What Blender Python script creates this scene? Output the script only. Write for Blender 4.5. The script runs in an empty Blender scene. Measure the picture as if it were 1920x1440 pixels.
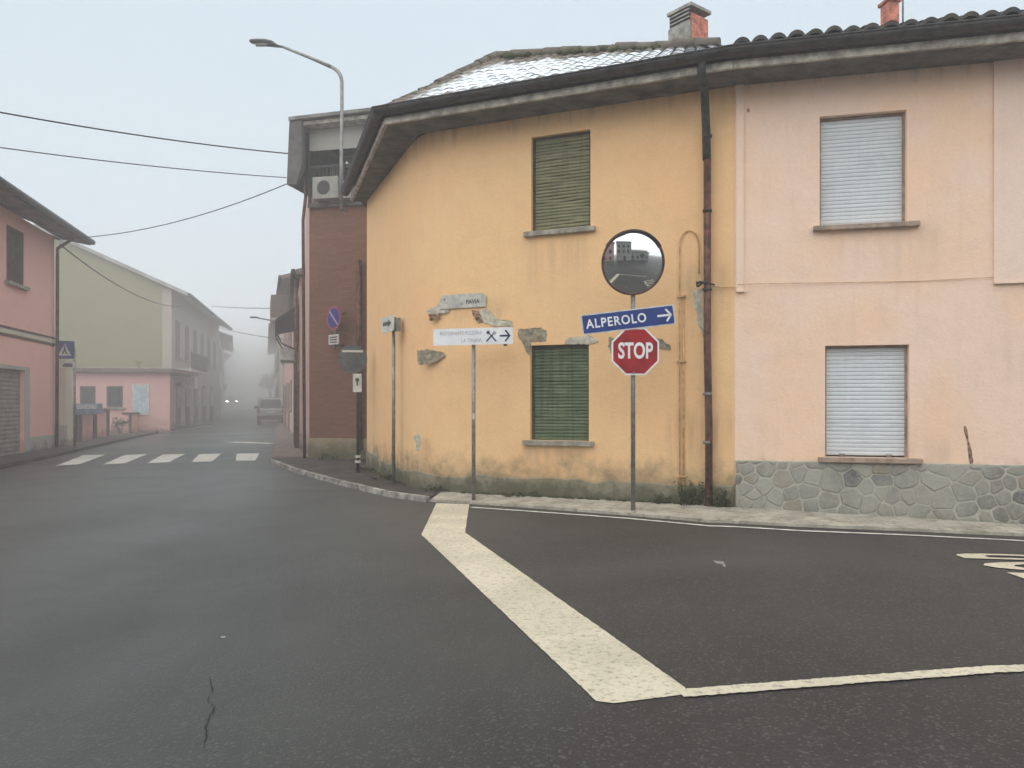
import bpy, bmesh, math, random
from mathutils import Vector, Matrix
random.seed(7)
R = math.radians
scene = bpy.context.scene
COL = scene.collection
F = 1450.0; CX = 960.0; HY = 755.0; HC = 1.45      # survey of the photograph: focal length, axis, horizon, eye height

# ------------------------------------------------------------------ ground height
def g(x, y):
    z = 0.0
    if x > 2.6: z -= 0.03*min(x-2.6, 12.0)
    if y > 55: z += 0.017*(min(y, 125)-55)
    return z
def gp(px, py):
    """point of the ground seen at a surveyed position"""
    z = 0.0
    for _ in range(12):
        d = F*(HC-z)/(py-HY); x = (px-CX)/F*d; z = g(x, d)
    return Vector((x, d, z))
def at(px, py, d):
    return Vector(((px-CX)/F*d, d, HC+(HY-py)/F*d))

# ------------------------------------------------------------------ node helpers
class NT:
    def __init__(s, m):
        s.nt = m.node_tree; s.n = s.nt.nodes; s.l = s.nt.links
    def new(s, t, **kw):
        n = s.n.new(t)
        for k, v in kw.items():
            if k in n.inputs: n.inputs[k].default_value = v
            else: setattr(n, k, v)
        return n
    def link(s, a, b): s.l.new(a, b)
def setin(nt, sock, v):
    if isinstance(v, bpy.types.NodeSocket): nt.link(v, sock)
    elif isinstance(v, (tuple, list)) and len(v) == 3 and sock.type == 'RGBA': sock.default_value = (*v, 1)
    else: sock.default_value = v
def noise(nt, vec, scale, detail=4, rough=0.6, dist=0.0):
    n = nt.new('ShaderNodeTexNoise'); n.inputs['Scale'].default_value = scale
    n.inputs['Detail'].default_value = detail; n.inputs['Roughness'].default_value = rough
    n.inputs['Distortion'].default_value = dist
    if vec is not None: nt.link(vec, n.inputs['Vector'])
    return n.outputs['Fac']
def ramp(nt, fac, a, b, va=0.0, vb=1.0):
    n = nt.new('ShaderNodeMapRange'); n.inputs[1].default_value = a; n.inputs[2].default_value = b
    n.inputs[3].default_value = va; n.inputs[4].default_value = vb; n.interpolation_type = 'SMOOTHSTEP'
    nt.link(fac, n.inputs[0]); return n.outputs[0]
def mix(nt, fac, a, b, mode='MIX'):
    n = nt.new('ShaderNodeMix'); n.data_type = 'RGBA'; n.blend_type = mode
    setin(nt, n.inputs[0], fac); setin(nt, n.inputs[6], a); setin(nt, n.inputs[7], b)
    return n.outputs[2]
def math_(nt, op, a, b=0.0):
    n = nt.new('ShaderNodeMath'); n.operation = op
    setin(nt, n.inputs[0], a); setin(nt, n.inputs[1], b); return n.outputs[0]
def base(name, rough=0.8, metal=0.0, spec=0.3):
    m = bpy.data.materials.new(name); m.use_nodes = True
    nt = NT(m); b = nt.n['Principled BSDF']
    b.inputs['Roughness'].default_value = rough; b.inputs['Metallic'].default_value = metal
    b.inputs['Specular IOR Level'].default_value = spec
    return m, nt, b
def pos(nt): return nt.new('ShaderNodeNewGeometry').outputs['Position']
def sep(nt, v):
    n = nt.new('ShaderNodeSeparateXYZ'); nt.link(v, n.inputs[0]); return n.outputs
def scaled(nt, v, sx, sy, sz):
    n = nt.new('ShaderNodeMapping'); n.inputs['Scale'].default_value = (sx, sy, sz); nt.link(v, n.inputs[0]); return n.outputs[0]
def bump(nt, b, h, strength=0.3, dist=0.02):
    n = nt.new('ShaderNodeBump'); n.inputs['Strength'].default_value = strength; n.inputs['Distance'].default_value = dist
    nt.link(h, n.inputs['Height']); nt.link(n.outputs[0], b.inputs['Normal'])

def simple(name, col, rough=0.7, metal=0.0, var=0.15, scale=6.0, bs=0.0):
    m, nt, b = base(name, rough, metal)
    p = pos(nt); n = noise(nt, p, scale, 5)
    dark = tuple(c*(1-var*1.6) for c in col); light = tuple(min(1, c*(1+var)) for c in col)
    c = mix(nt, ramp(nt, n, .3, .7), dark, light)
    nt.link(c, b.inputs['Base Color'])
    if bs: bump(nt, b, noise(nt, p, scale*8, 3), bs, 0.01)
    return m

def plaster(name, col, second, dirt=(.12, .11, .08), zdirt=0.5, streak=0.25, blot=0.5, topdirt=None, runs=()):
    """painted render: faded blotches, rain streaks, damp foot"""
    m, nt, b = base(name, 0.92, 0, 0.15)
    p = pos(nt); x = sep(nt, p)
    n1 = noise(nt, p, 0.7, 6, .6, .4); n2 = noise(nt, p, 3.2, 6, .65); n3 = noise(nt, scaled(nt, p, 5, 5, .35), 1.6, 5, .6)
    c = mix(nt, ramp(nt, n1, .38, .66, 0, blot), col, second)
    c = mix(nt, ramp(nt, n2, .45, .75, 0, .22), c, tuple(k*.72 for k in col))
    c = mix(nt, ramp(nt, n3, .5, .8, 0, streak), c, tuple(k*.6 for k in col))
    c = mix(nt, ramp(nt, noise(nt, p, 11, 5, .7), .62, .8, 0, .3), c, tuple(min(1, k*1.12) for k in second))
    low = math_(nt, 'ADD', x[2], math_(nt, 'MULTIPLY', math_(nt, 'SUBTRACT', n2, .5), 1.1))
    if zdirt > 0: c = mix(nt, ramp(nt, low, zdirt*.3, zdirt*1.5, .8, 0), c, dirt)
    if topdirt:
        hi = math_(nt, 'ADD', x[2], math_(nt, 'MULTIPLY', math_(nt, 'SUBTRACT', n3, .5), 1.4))
        c = mix(nt, ramp(nt, hi, topdirt-.3, topdirt+.25, 0, .4), c, (.22, .16, .11))
    # grime runs: (ax, ay, ux, uy, s0, s1, ztop, length, strength), below sills and beside the pipe
    for (ax, ay, ux_, uy_, s0, s1, zt, ln_, st) in runs:
        sv = math_(nt, 'ADD', math_(nt, 'MULTIPLY', math_(nt, 'SUBTRACT', x[0], ax), ux_), math_(nt, 'MULTIPLY', math_(nt, 'SUBTRACT', x[1], ay), uy_))
        w_ = min(.12, (s1-s0)/2)
        f = math_(nt, 'MULTIPLY', ramp(nt, sv, s0-w_*.6, s0+w_*.6), ramp(nt, sv, s1-w_*.6, s1+w_*.6, 1, 0))
        f = math_(nt, 'MULTIPLY', f, ramp(nt, x[2], zt-ln_, zt, 0, st)); f = math_(nt, 'MULTIPLY', f, ramp(nt, math_(nt, 'ADD', x[2], math_(nt, 'MULTIPLY', n3, .5)), zt+.05, zt+.5, 1, 0))
        f = math_(nt, 'MULTIPLY', f, ramp(nt, n3, .36, .62, .2, .7))
        c = mix(nt, f, c, (.20, .15, .10))
    fine = noise(nt, p, 26, 8, .75); c = mix(nt, ramp(nt, fine, .3, .7, .0, .16), c, tuple(k*.55 for k in col))
    nt.link(c, b.inputs['Base Color'])
    bump(nt, b, math_(nt, 'ADD', noise(nt, p, 34, 6, .7), math_(nt, 'MULTIPLY', noise(nt, p, 4, 3, .5), 1.6)), .45, .014)
    return m

# ------------------------------------------------------------------ materials
M = {}
U_A = (.92265, -.38562)
M['yellow'] = plaster('ochre_plaster', (.90, .595, .315), (.91, .54, .28), zdirt=.52, streak=.09, topdirt=5.8, blot=.6, runs=(
    (-1.46, 12.15, *U_A, 1.75, 2.75, 3.9, 1.1, .35), (-1.46, 12.15, *U_A, 1.75, 2.75, .85, .6, .5), (-1.46, 12.15, *U_A, 4.15, 4.75, 3.3, 1.3, .45),
    (-1.46, 12.15, *U_A, 3.9, 4.78, 1.3, 1.2, .55), (-1.46, 12.15, *U_A, .6, 1.5, 2.95, .5, .4), (-1.46, 12.15, *U_A, 4.5, 4.8, 5.7, 2.0, .3)))
M['peach'] = plaster('peach_plaster', (.93, .69, .55), (.94, .64, .44), dirt=(.5, .36, .24), zdirt=.55, streak=.16, blot=.85, topdirt=5.85, runs=((2.97, 10.3, .97, -.233, 1.1, 2.6, .95, .6, .3), (2.97, 10.3, .97, -.233, 1.2, 2.5, 3.7, .9, .22), (2.97, 10.3, .97, -.233, 3.0, 4.4, 2.3, .9, .10)))
M['peach_strip'] = plaster('pale_peach_plaster', (.90, .70, .58), (.90, .64, .5), zdirt=-5, streak=.12)
M['grey_render'] = plaster('grey_plaster_foot', (.33, .29, .21), (.22, .20, .14), dirt=(.06, .065, .035), zdirt=.3, streak=.5)
M['pinkhouse'] = plaster('pink_plaster', (.82, .47, .41), (.84, .52, .43), dirt=(.45, .25, .2), zdirt=.3, streak=.1)
M['annexpink'] = plaster('faded_pink_plaster', (.70, .40, .38), (.70, .46, .38), zdirt=.2, streak=.2)
M['green'] = plaster('olive_plaster', (.23, .22, .105), (.25, .24, .125), zdirt=-3, streak=.15)
M['cream'] = plaster('cream_plaster', (.62, .58, .46), (.55, .5, .42), zdirt=.3, streak=.2)
M['greywall'] = plaster('grey_plaster', (.42, .41, .38), (.36, .35, .33), zdirt=.2, streak=.3)
M['pinkstrip'] = plaster('dusty_pink_plaster', (.60, .42, .36), (.52, .36, .32), zdirt=.4, streak=.25)
M['farpink'] = plaster('rose_plaster', (.66, .42, .38), (.6, .4, .36), zdirt=.2)
M['concrete'] = simple('weathered_concrete', (.36, .34, .30), .9, 0, .25, 5, .3)
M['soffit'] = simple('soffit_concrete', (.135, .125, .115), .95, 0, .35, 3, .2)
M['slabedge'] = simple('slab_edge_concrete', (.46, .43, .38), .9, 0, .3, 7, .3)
M['patch'] = simple('bare_cement_patch', (.33, .285, .21), .95, 0, .35, 14, .9)
M['patchbrick'] = simple('exposed_brick_patch', (.34, .20, .14), .95, 0, .5, 22, .9)
M['patchlight'] = simple('pale_filler_patch', (.56, .52, .42), .95, 0, .2, 14, .6)
M['sill'] = simple('stone_sill', (.34, .31, .26), .85, 0, .25, 9, .3)
M['sillpeach'] = simple('brownish_stone_sill', (.36, .27, .21), .85, 0, .2, 9, .3)
M['gutter'] = simple('dark_gutter_metal', (.062, .058, .06), .5, .4, .3, 8)
M['pipe'] = simple('brown_pipe_metal', (.13, .06, .045), .5, .3, .4, 9)
M['pipegreen'] = simple('mossy_pipe_metal', (.05, .055, .045), .6, .3, .4, 9)
M['galv'] = simple('galvanised_steel', (.27, .27, .26), .5, .55, .2, 12)
M['signback'] = simple('dull_sign_back', (.13, .135, .14), .6, .5, .2, 8)
M['darkmetal'] = simple('dark_metal', (.05, .05, .052), .5, .4, .2, 8)
M['conduit'] = simple('painted_conduit', (.60, .38, .18), .7, 0, .25, 9)
M['cable'] = simple('black_cable', (.03, .03, .032), .7)
M['white'] = simple('white_enamel', (.80, .80, .82), .45, 0, .06, 5)
M['whitedull'] = simple('dull_white_enamel', (.58, .58, .55), .6, 0, .15, 8)
M['blue'] = simple('sign_blue', (.010, .038, .20), .65, 0, .12, 6)
M['red'] = simple('sign_red', (.33, .006, .012), .65, 0, .15, 7)
M['navy'] = simple('navy_print', (.02, .03, .09), .5, 0, .05)
M['greyprint'] = simple('faded_grey_print', (.40, .42, .48), .5, 0, .05)
M['marbleplate'] = simple('marble_plate', (.50, .49, .44), .6, 0, .15, 12)
M['blackprint'] = simple('black_print', (.06, .06, .055), .6, 0, .1)
M['brownframe'] = simple('brown_shutter', (.13, .09, .07), .8, 0, .2)
M['greyshutter'] = simple('grey_roller_door', (.26, .24, .22), .7, .1, .15, 4)
M['glass'] = simple('dark_glass', (.05, .06, .065), .2, 0, .3, 3)
M['awning'] = simple('charcoal_awning', (.045, .047, .05), .85, 0, .2, 6)
M['vanpaint'] = simple('dirty_white_van_paint', (.34, .35, .35), .4, 0, .1, 4)
M['tyre'] = simple('rubber', (.02, .02, .02), .9, 0, .1)
M['tail'] = simple('tail_lamp_red', (.25, .02, .02), .3, 0, .1)
M['wood'] = simple('dark_timber', (.07, .055, .045), .9, 0, .3, 6)
M['chimneyred'] = simple('red_brick_chimney', (.55, .20, .14), .9, 0, .3, 14, .4)
M['chimneygrey'] = simple('grey_chimney_block', (.30, .29, .26), .9, 0, .25, 9, .3)
M['kerb'] = simple('pale_kerb_stone', (.34, .32, .29), .9, 0, .45, 5, .4)
M['silverboard'] = simple('blue_grey_board', (.25, .30, .42), .5, 0, .2, 2)
M['ac'] = simple('beige_casing', (.30, .29, .26), .6, 0, .1)
M['tin'] = simple('corrugated_tin', (.20, .19, .18), .7, .2, .3, 3)
M['stem'] = simple('weed_stem', (.09, .08, .04), .9)

m, nt, b = base('weed_leaf', .8)
oi = nt.new('ShaderNodeNewGeometry')
nt.link(mix(nt, oi.outputs['Random Per Island'], (.018, .035, .012), (.06, .085, .03)), b.inputs['Base Color']); M['leaf'] = m
m, nt, b = base('moss_cushion', .95)
nt.link(mix(nt, noise(nt, pos(nt), 18), (.02, .03, .01), (.09, .09, .04)), b.inputs['Base Color']); M['moss'] = m

def paint(name, col, wear=.55, wscale=5):
    """road paint: worn through to the asphalt in specks and scuffs"""
    m, nt, b = base(name, .8, 0, .25)
    p = pos(nt)
    n1 = noise(nt, p, wscale, 6, .7); n2 = noise(nt, p, 60, 3, .7); n3 = noise(nt, p, 1.3, 4, .6, .5)
    c = mix(nt, ramp(nt, n3, .35, .7, 0, .5), col, tuple(k*.60 for k in col))
    c = mix(nt, ramp(nt, n1, .48, .74, 0, wear), c, (.22, .19, .14))
    c = mix(nt, ramp(nt, n2, .52, .8, 0, .4), c, (.16, .14, .11))
    nt.link(c, b.inputs['Base Color']); bump(nt, b, n2, .25, .004)
    return m
M['creampaint'] = paint('cream_road_paint', (.66, .585, .44), .9, 22)
M['whitepaint'] = paint('worn_white_road_paint', (.68, .66, .60), .8, 9)

# asphalt
m, nt, b = base('asphalt', .62, 0, .35)
p = pos(nt); x = sep(nt, p)
n1 = noise(nt, p, .35, 5, .6, .5); n2 = noise(nt, p, 2.2, 5, .65); n3 = noise(nt, p, 95, 3, .8); n4 = noise(nt, scaled(nt, p, 1.2, .25, 1), .8, 4)
side = math_(nt, 'ADD', x[0], math_(nt, 'MULTIPLY', n1, 2.0))
c = mix(nt, ramp(nt, side, -1.6, 1.8), (.074, .079, .076), (.032, .027, .025))
c = mix(nt, ramp(nt, n4, .35, .7, 0, .25), c, (.064, .063, .06))
c = mix(nt, ramp(nt, n2, .45, .75, 0, .25), c, (.034, .031, .029))
vo = nt.new('ShaderNodeTexVoronoi'); vo.inputs['Scale'].default_value = 75; nt.link(p, vo.inputs['Vector'])
vc = sep(nt, vo.outputs['Color'])[0]
c = mix(nt, ramp(nt, vc, .80, 1.0, 0, .5), c, (.15, .14, .125))
n5 = noise(nt, p, .12, 4, .55, 1.2); c = mix(nt, ramp(nt, n5, .42, .6, 0, .45), c, (.075, .076, .070))
n6 = noise(nt, scaled(nt, p, .5, .12, 1), .6, 5, .6); c = mix(nt, ramp(nt, n6, .5, .7, 0, .5), c, (.026, .023, .022))
crk = nt.new('ShaderNodeTexVoronoi'); crk.feature = 'DISTANCE_TO_EDGE'; crk.inputs['Scale'].default_value = .55
mvc = nt.new('ShaderNodeMix'); mvc.data_type = 'RGBA'; mvc.blend_type = 'ADD'; mvc.inputs[0].default_value = .35; nzc = nt.new('ShaderNodeTexNoise'); nzc.inputs['Scale'].default_value = 3.5; nzc.inputs['Detail'].default_value = 6
nt.link(p, nzc.inputs['Vector']); nt.link(p, mvc.inputs[6]); nt.link(nzc.outputs['Color'], mvc.inputs[7]); nt.link(mvc.outputs[2], crk.inputs['Vector'])
cf = math_(nt, 'MULTIPLY', ramp(nt, crk.outputs['Distance'], .0, .0035, 1, 0), ramp(nt, noise(nt, p, .5, 3), .52, .62)); c = mix(nt, math_(nt, 'MULTIPLY', cf, .6), c, (.012, .011, .011))
c = mix(nt, ramp(nt, n3, .3, .5, .5, 0), c, (.018, .017, .017))
nt.link(c, b.inputs['Base Color'])
nt.link(math_(nt, 'ADD', ramp(nt, n1, .3, .75, .50, .62), ramp(nt, side, -3.5, .5, -.12, .06)), b.inputs['Roughness'])
bump(nt, b, math_(nt, 'ADD', n3, math_(nt, 'MULTIPLY', vo.outputs['Distance'], -1.0)), .5, .005); M['asphalt'] = m

m, nt, b = base('pavement_asphalt', .8, 0, .2)
p = pos(nt)
c = mix(nt, ramp(nt, noise(nt, p, 2, 5), .3, .7), (.045, .04, .036), (.10, .085, .072))
c = mix(nt, ramp(nt, noise(nt, p, 12, 5), .6, .8, 0, .6), c, (.05, .06, .03))
nt.link(c, b.inputs['Base Color']); bump(nt, b, noise(nt, p, 60), .4, .01); M['pave'] = m
m, nt, b = base('stained_concrete_apron', .9, 0, .2)
p = pos(nt)
c = mix(nt, ramp(nt, noise(nt, p, 3, 6, .7), .3, .7), (.30, .27, .22), (.52, .48, .40))
c = mix(nt, ramp(nt, noise(nt, p, 9, 5, .7), .5, .7, 0, .7), c, (.11, .10, .06))
nt.link(c, b.inputs['Base Color']); bump(nt, b, noise(nt, p, 40), .5, .012); M['apron'] = m

# stones of the peach house foot
m, nt, b = base('split_stone', .85, 0, .25)
pp = pos(nt); isl = nt.new('ShaderNodeNewGeometry').outputs['Random Per Island']
i2 = math_(nt, 'FRACT', math_(nt, 'MULTIPLY', isl, 17.3)); i3 = math_(nt, 'FRACT', math_(nt, 'MULTIPLY', isl, 53.7))
c = mix(nt, isl, (.175, .172, .15), (.34, .335, .29))
c = mix(nt, ramp(nt, i2, .72, .8, 0, .8), c, (.27, .22, .17)); c = mix(nt, ramp(nt, i3, .84, .9, 0, .8), c, (.105, .105, .11))
c = mix(nt, ramp(nt, noise(nt, pp, 16, 6, .75), .4, .75, 0, .55), c, (.43, .43, .37))
c = mix(nt, ramp(nt, noise(nt, pp, 1.1, 4), .40, .62, 0, .6), c, (.385, .38, .335))
zz = sep(nt, pp)[2]
c = mix(nt, ramp(nt, math_(nt, 'ADD', zz, math_(nt, 'MULTIPLY', noise(nt, pp, 3), .5)), .05, .38, .6, 0), c, (.15, .15, .09))
nt.link(c, b.inputs['Base Color']); bump(nt, b, noise(nt, pp, 22, 7, .7), .6, .02); M['stone'] = m
m, nt, b = base('pale_mortar', .95, 0, .15)
pp = pos(nt); zz = sep(nt, pp)[2]
c = mix(nt, ramp(nt, noise(nt, pp, 7, 5, .7), .35, .7), (.37, .36, .31), (.52, .49, .42))
c = mix(nt, ramp(nt, noise(nt, pp, 1.4, 4), .45, .62, 0, .6), c, (.36, .37, .32))
c = mix(nt, ramp(nt, math_(nt, 'ADD', zz, math_(nt, 'MULTIPLY', noise(nt, pp, 3), .5)), .0, .35, .6, 0), c, (.16, .16, .10))
nt.link(c, b.inputs['Base Color']); bump(nt, b, noise(nt, pp, 40, 5, .7), .5, .01); M['mortar'] = m

# brick
m, nt, b = base('small_brown_brick', .9, 0, .2)
uv = nt.new('ShaderNodeTexCoord').outputs['UV']
br = nt.new('ShaderNodeTexBrick'); nt.link(uv, br.inputs['Vector'])
for k, v in (('Scale', 1.0), ('Brick Width', .25), ('Row Height', .068), ('Mortar Size', .007)): br.inputs[k].default_value = v
br.inputs['Color1'].default_value = (.185, .082, .053, 1); br.inputs['Color2'].default_value = (.245, .112, .074, 1); br.inputs['Mortar'].default_value = (.17, .10, .075, 1)
c = mix(nt, ramp(nt, noise(nt, pos(nt), 1.3, 5), .35, .7, 0, .5), br.outputs['Color'], (.15, .08, .055))
nt.link(c, b.inputs['Base Color']); bump(nt, b, br.outputs['Fac'], -.3, .006); M['brick'] = m

def slats(name, col, col2, streak=0.0, gaps=0.0):
    m, nt, b = base(name, .55, 0, .35)
    p = pos(nt)
    c = mix(nt, ramp(nt, noise(nt, scaled(nt, p, 1, 1, 9), 2.5, 4), .35, .7), col, col2)
    if streak: c = mix(nt, ramp(nt, noise(nt, scaled(nt, p, 9, 9, .4), 2.2, 4), .45, .7, 0, streak), c, tuple(k*.45 for k in col))
    c = mix(nt, ramp(nt, noise(nt, p, 2.3, 5), .5, .8, 0, .35), c, tuple(k*.5 for k in col))
    nt.link(c, b.inputs['Base Color']); return m
M['greenslat'] = slats('faded_green_slats', (.17, .18, .09), (.27, .26, .15), .3)
M['greenslatlow'] = slats('dirty_green_slats', (.075, .12, .055), (.15, .19, .11), .8)
M['whiteslat'] = slats('pale_grey_slats', (.62, .66, .69), (.70, .73, .75), .08)

def tiles(name, cols, snow=False, moss=.4):
    m, nt, b = base(name, .9, 0, .2)
    p = pos(nt); uv = nt.new('ShaderNodeTexCoord').outputs['UV']; u = sep(nt, uv)
    c = mix(nt, ramp(nt, noise(nt, p, 5, 5, .7), .3, .7), cols[0], cols[1])
    rnd = nt.new('ShaderNodeNewGeometry').outputs['Random Per Island']
    c = mix(nt, ramp(nt, noise(nt, p, 2.0, 5), .4, .7, 0, moss), c, (.10, .10, .035))
    if snow:
        n = noise(nt, p, 3.0, 6, .7)
        v = u[1]
        lo = ramp(nt, math_(nt, 'ADD', v, math_(nt, 'MULTIPLY', math_(nt, 'SUBTRACT', n, .5), .35)), .05, .11)
        hi = ramp(nt, math_(nt, 'ADD', v, math_(nt, 'MULTIPLY', math_(nt, 'SUBTRACT', n, .5), .7)), .70, .82, 1, 0)
        lf = ramp(nt, math_(nt, 'ADD', u[0], math_(nt, 'MULTIPLY', n, 1.0)), .6, 1.2)
        f = math_(nt, 'MULTIPLY', math_(nt, 'MULTIPLY', lo, hi), lf)
        f = math_(nt, 'MULTIPLY', f, ramp(nt, noise(nt, p, 13, 4, .6), .26, .38, .8, 1.0))
        c = mix(nt, f, c, mix(nt, ramp(nt, noise(nt, p, 6, 5, .7), .35, .7), (.62, .65, .68), (.84, .87, .90)))
    nt.link(c, b.inputs['Base Color']); bump(nt, b, noise(nt, p, 45), .4, .01); return m
M['tilesnow'] = tiles('old_clay_tiles_with_snow', ((.13, .11, .095), (.22, .17, .14)), True, .6)
M['tileold'] = tiles('old_clay_tiles', ((.11, .10, .088), (.18, .145, .125)), False, .6)
M['tiledark'] = tiles('dark_weathered_tiles', ((.055, .055, .06), (.10, .09, .09)), False, .3)
M['tileleft'] = tiles('brown_clay_tiles', ((.14, .10, .09), (.20, .13, .11)), False, .1)

m, nt, b = base('convex_mirror_glass', .04, 1.0, .5); b.inputs['Base Color'].default_value = (.70, .72, .73, 1)
nt.link(ramp(nt, noise(nt, pos(nt), 9, 5), .4, .8, .02, .12), b.inputs['Roughness']); M['mirror'] = m
def emis(name, col, s):
    m = bpy.data.materials.new(name); m.use_nodes = True; nt = NT(m); b = nt.n['Principled BSDF']
    b.inputs['Base Color'].default_value = (*col, 1); b.inputs['Emission Color'].default_value = (*col, 1); b.inputs['Emission Strength'].default_value = s
    return m
M['headlamp'] = emis('lit_headlamp', (1, .93, .82), 60)

# ------------------------------------------------------------------ mesh builder
class MB:
    def __init__(s): s.v = []; s.f = []; s.uv = []; s.smooth = set()
    def face(s, pts, uvs=None, sm=False):
        i = len(s.v); s.v += [Vector(p) for p in pts]; s.f.append(list(range(i, i+len(pts))))
        s.uv.append(uvs)
        if sm: s.smooth.add(len(s.f)-1)
        return s
    def box(s, o, u, n, s0, s1, d0, d1, z0, z1):
        """box in a wall frame: s along u, d along n"""
        P = lambda a, b_, c: Vector((o[0]+u[0]*a+n[0]*b_, o[1]+u[1]*a+n[1]*b_, c))
        c = [P(a, b_, z) for z in (z0, z1) for a, b_ in ((s0, d0), (s1, d0), (s1, d1), (s0, d1))]
        for q in ((0, 3, 2, 1), (4, 5, 6, 7), (0, 1, 5, 4), (1, 2, 6, 5), (2, 3, 7, 6), (3, 0, 4, 7)):
            s.face([c[k] for k in q], [((s0 if k % 4 in (0, 3) else s1), c[k].z) for k in q])
        return s
    def bx(s, c, sx, sy, sz, rot=0, rm=None):
        """box centred on c"""
        m_ = rm if rm is not None else Matrix.Rotation(rot, 3, 'Z')
        cs = [Vector(c)+m_@Vector((a*sx/2, b_*sy/2, d*sz/2)) for d in (-1, 1) for a, b_ in ((-1, -1), (1, -1), (1, 1), (-1, 1))]
        for q in ((0, 3, 2, 1), (4, 5, 6, 7), (0, 1, 5, 4), (1, 2, 6, 5), (2, 3, 7, 6), (3, 0, 4, 7)):
            s.face([cs[k] for k in q])
        return s
    def tube(s, pts, r, n=10, cap=True):
        pts = [Vector(p) for p in pts]; rs = r if isinstance(r, (list, tuple)) else [r]*len(pts)
        t0 = (pts[1]-pts[0]).normalized(); up = Vector((0, 0, 1)) if abs(t0.z) < .9 else Vector((0, 1, 0))
        a = t0.cross(up).normalized(); i0 = len(s.v)
        for k, p in enumerate(pts):
            t = (pts[min(k+1, len(pts)-1)]-pts[max(k-1, 0)]).normalized()
            a = (a-t*a.dot(t)).normalized(); b_ = t.cross(a)
            for j in range(n):
                w = 2*math.pi*j/n; s.v.append(p+(a*math.cos(w)+b_*math.sin(w))*rs[k])
        for k in range(len(pts)-1):
            for j in range(n):
                s.f.append([i0+k*n+j, i0+k*n+(j+1) % n, i0+(k+1)*n+(j+1) % n, i0+(k+1)*n+j]); s.uv.append(None); s.smooth.add(len(s.f)-1)
        if cap:
            s.f.append([i0+j for j in range(n)][::-1]); s.uv.append(None)
            s.f.append([i0+(len(pts)-1)*n+j for j in range(n)]); s.uv.append(None)
        return s
    def prism(s, poly, ax, th):
        """extrude a planar polygon by vector ax*th"""
        ax = Vector(ax)*th; a = [Vector(p) for p in poly]; b_ = [p+ax for p in a]
        s.face(a[::-1]); s.face(b_)
        for k in range(len(a)):
            j = (k+1) % len(a); s.face([a[k], a[j], b_[j], b_[k]])
        return s
    def build(s, name, mat, parent=None, off=None, kind=None, bevel=0.0):
        off = Vector(off) if off is not None else (Vector(parent['base']) if parent is not None and 'base' in parent else Vector((0, 0, 0)))
        me = bpy.data.meshes.new(name)
        me.from_pydata([tuple(v-off) for v in s.v], [], s.f)
        if any(u for u in s.uv):
            l = me.uv_layers.new(name='UVMap')
            for p, u in zip(me.polygons, s.uv):
                for k, li in enumerate(p.loop_indices): l.data[li].uv = u[k] if u else (0, 0)
        for p in me.polygons: p.use_smooth = p.index in s.smooth
        me.materials.append(mat); 
        if not any(u for u in s.uv):
            bm = bmesh.new(); bm.from_mesh(me); bmesh.ops.recalc_face_normals(bm, faces=bm.faces); bm.to_mesh(me); bm.free()
        o = bpy.data.objects.new(name, me); COL.objects.link(o)
        if bevel:
            bm = bmesh.new(); bm.from_mesh(me); bmesh.ops.remove_doubles(bm, verts=bm.verts, dist=1e-5); bm.to_mesh(me); bm.free()
            md = o.modifiers.new('bevel', 'BEVEL'); md.width = bevel; md.segments = 2; md.limit_method = 'ANGLE'
        if parent is not None:
            o.parent = parent
        else: o.location = off
        o['base_hint'] = 0
        del o['base_hint']
        if parent is not None and 'base' in parent: o['base'] = parent['base']
        if kind: o['kind'] = kind
        return o
def thing(name, label, cat, loc, group=None):
    o = bpy.data.objects.new(name, None); COL.objects.link(o); o.location = loc; o['base'] = tuple(loc)
    o.empty_display_size = .3
    o['label'] = label; o['category'] = cat
    if group: o['group'] = group
    return o
def tag(o, label, cat, group=None):
    o['label'] = label; o['category'] = cat
    if group: o['group'] = group
    return o

class Fr:
    """wall frame: origin, direction along the wall, outward normal"""
    def __init__(s, a, b_, flip=False):
        s.a = Vector(a[:2]); s.b = Vector(b_[:2]); s.L = (s.b-s.a).length; s.u = (s.b-s.a)/s.L
        s.n = Vector((s.u.y, -s.u.x))
        if flip: s.n = -s.n
    def P(s, t, d, z): q = s.a+s.u*t+s.n*d; return Vector((q.x, q.y, z))
    def hit(s, px, py=755):
        k = (px-CX)/F                      # ray x = k*y
        den = s.u.x-k*s.u.y; t = (k*s.a.y-s.a.x)/den
        y = s.a.y+s.u.y*t
        return t, HC+(HY-py)/F*y
    def box(s, mb, *a): return mb.box(s.a, s.u, s.n, *a)
def panel(mb, fr, s0, s1, z0, z1, holes=(), depth=.14):
    """wall face with real openings and reveals; holes = (s0,s1,z0,z1)"""
    S = sorted({s0, s1, *[h[0] for h in holes], *[h[1] for h in holes]})
    Z = sorted({z0, z1, *[h[2] for h in holes], *[h[3] for h in holes]})
    for i in range(len(S)-1):
        for j in range(len(Z)-1):
            cs, cz = (S[i]+S[i+1])/2, (Z[j]+Z[j+1])/2
            if any(h[0] < cs < h[1] and h[2] < cz < h[3] for h in holes): continue
            q = ((S[i], Z[j]), (S[i+1], Z[j]), (S[i+1], Z[j+1]), (S[i], Z[j+1]))
            mb.face([fr.P(a, 0, z) for a, z in q], q)
    for h in holes:
        c = ((h[0], h[2]), (h[1], h[2]), (h[1], h[3]), (h[0], h[3]))
        for k in range(4):
            a, b_ = c[k], c[(k+1) % 4]
            mb.face([fr.P(a[0], 0, a[1]), fr.P(a[0], -depth, a[1]), fr.P(b_[0], -depth, b_[1]), fr.P(b_[0], 0, b_[1])],
                    [a, (a[0]+.01, a[1]), (b_[0]+.01, b_[1]), b_])
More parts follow.
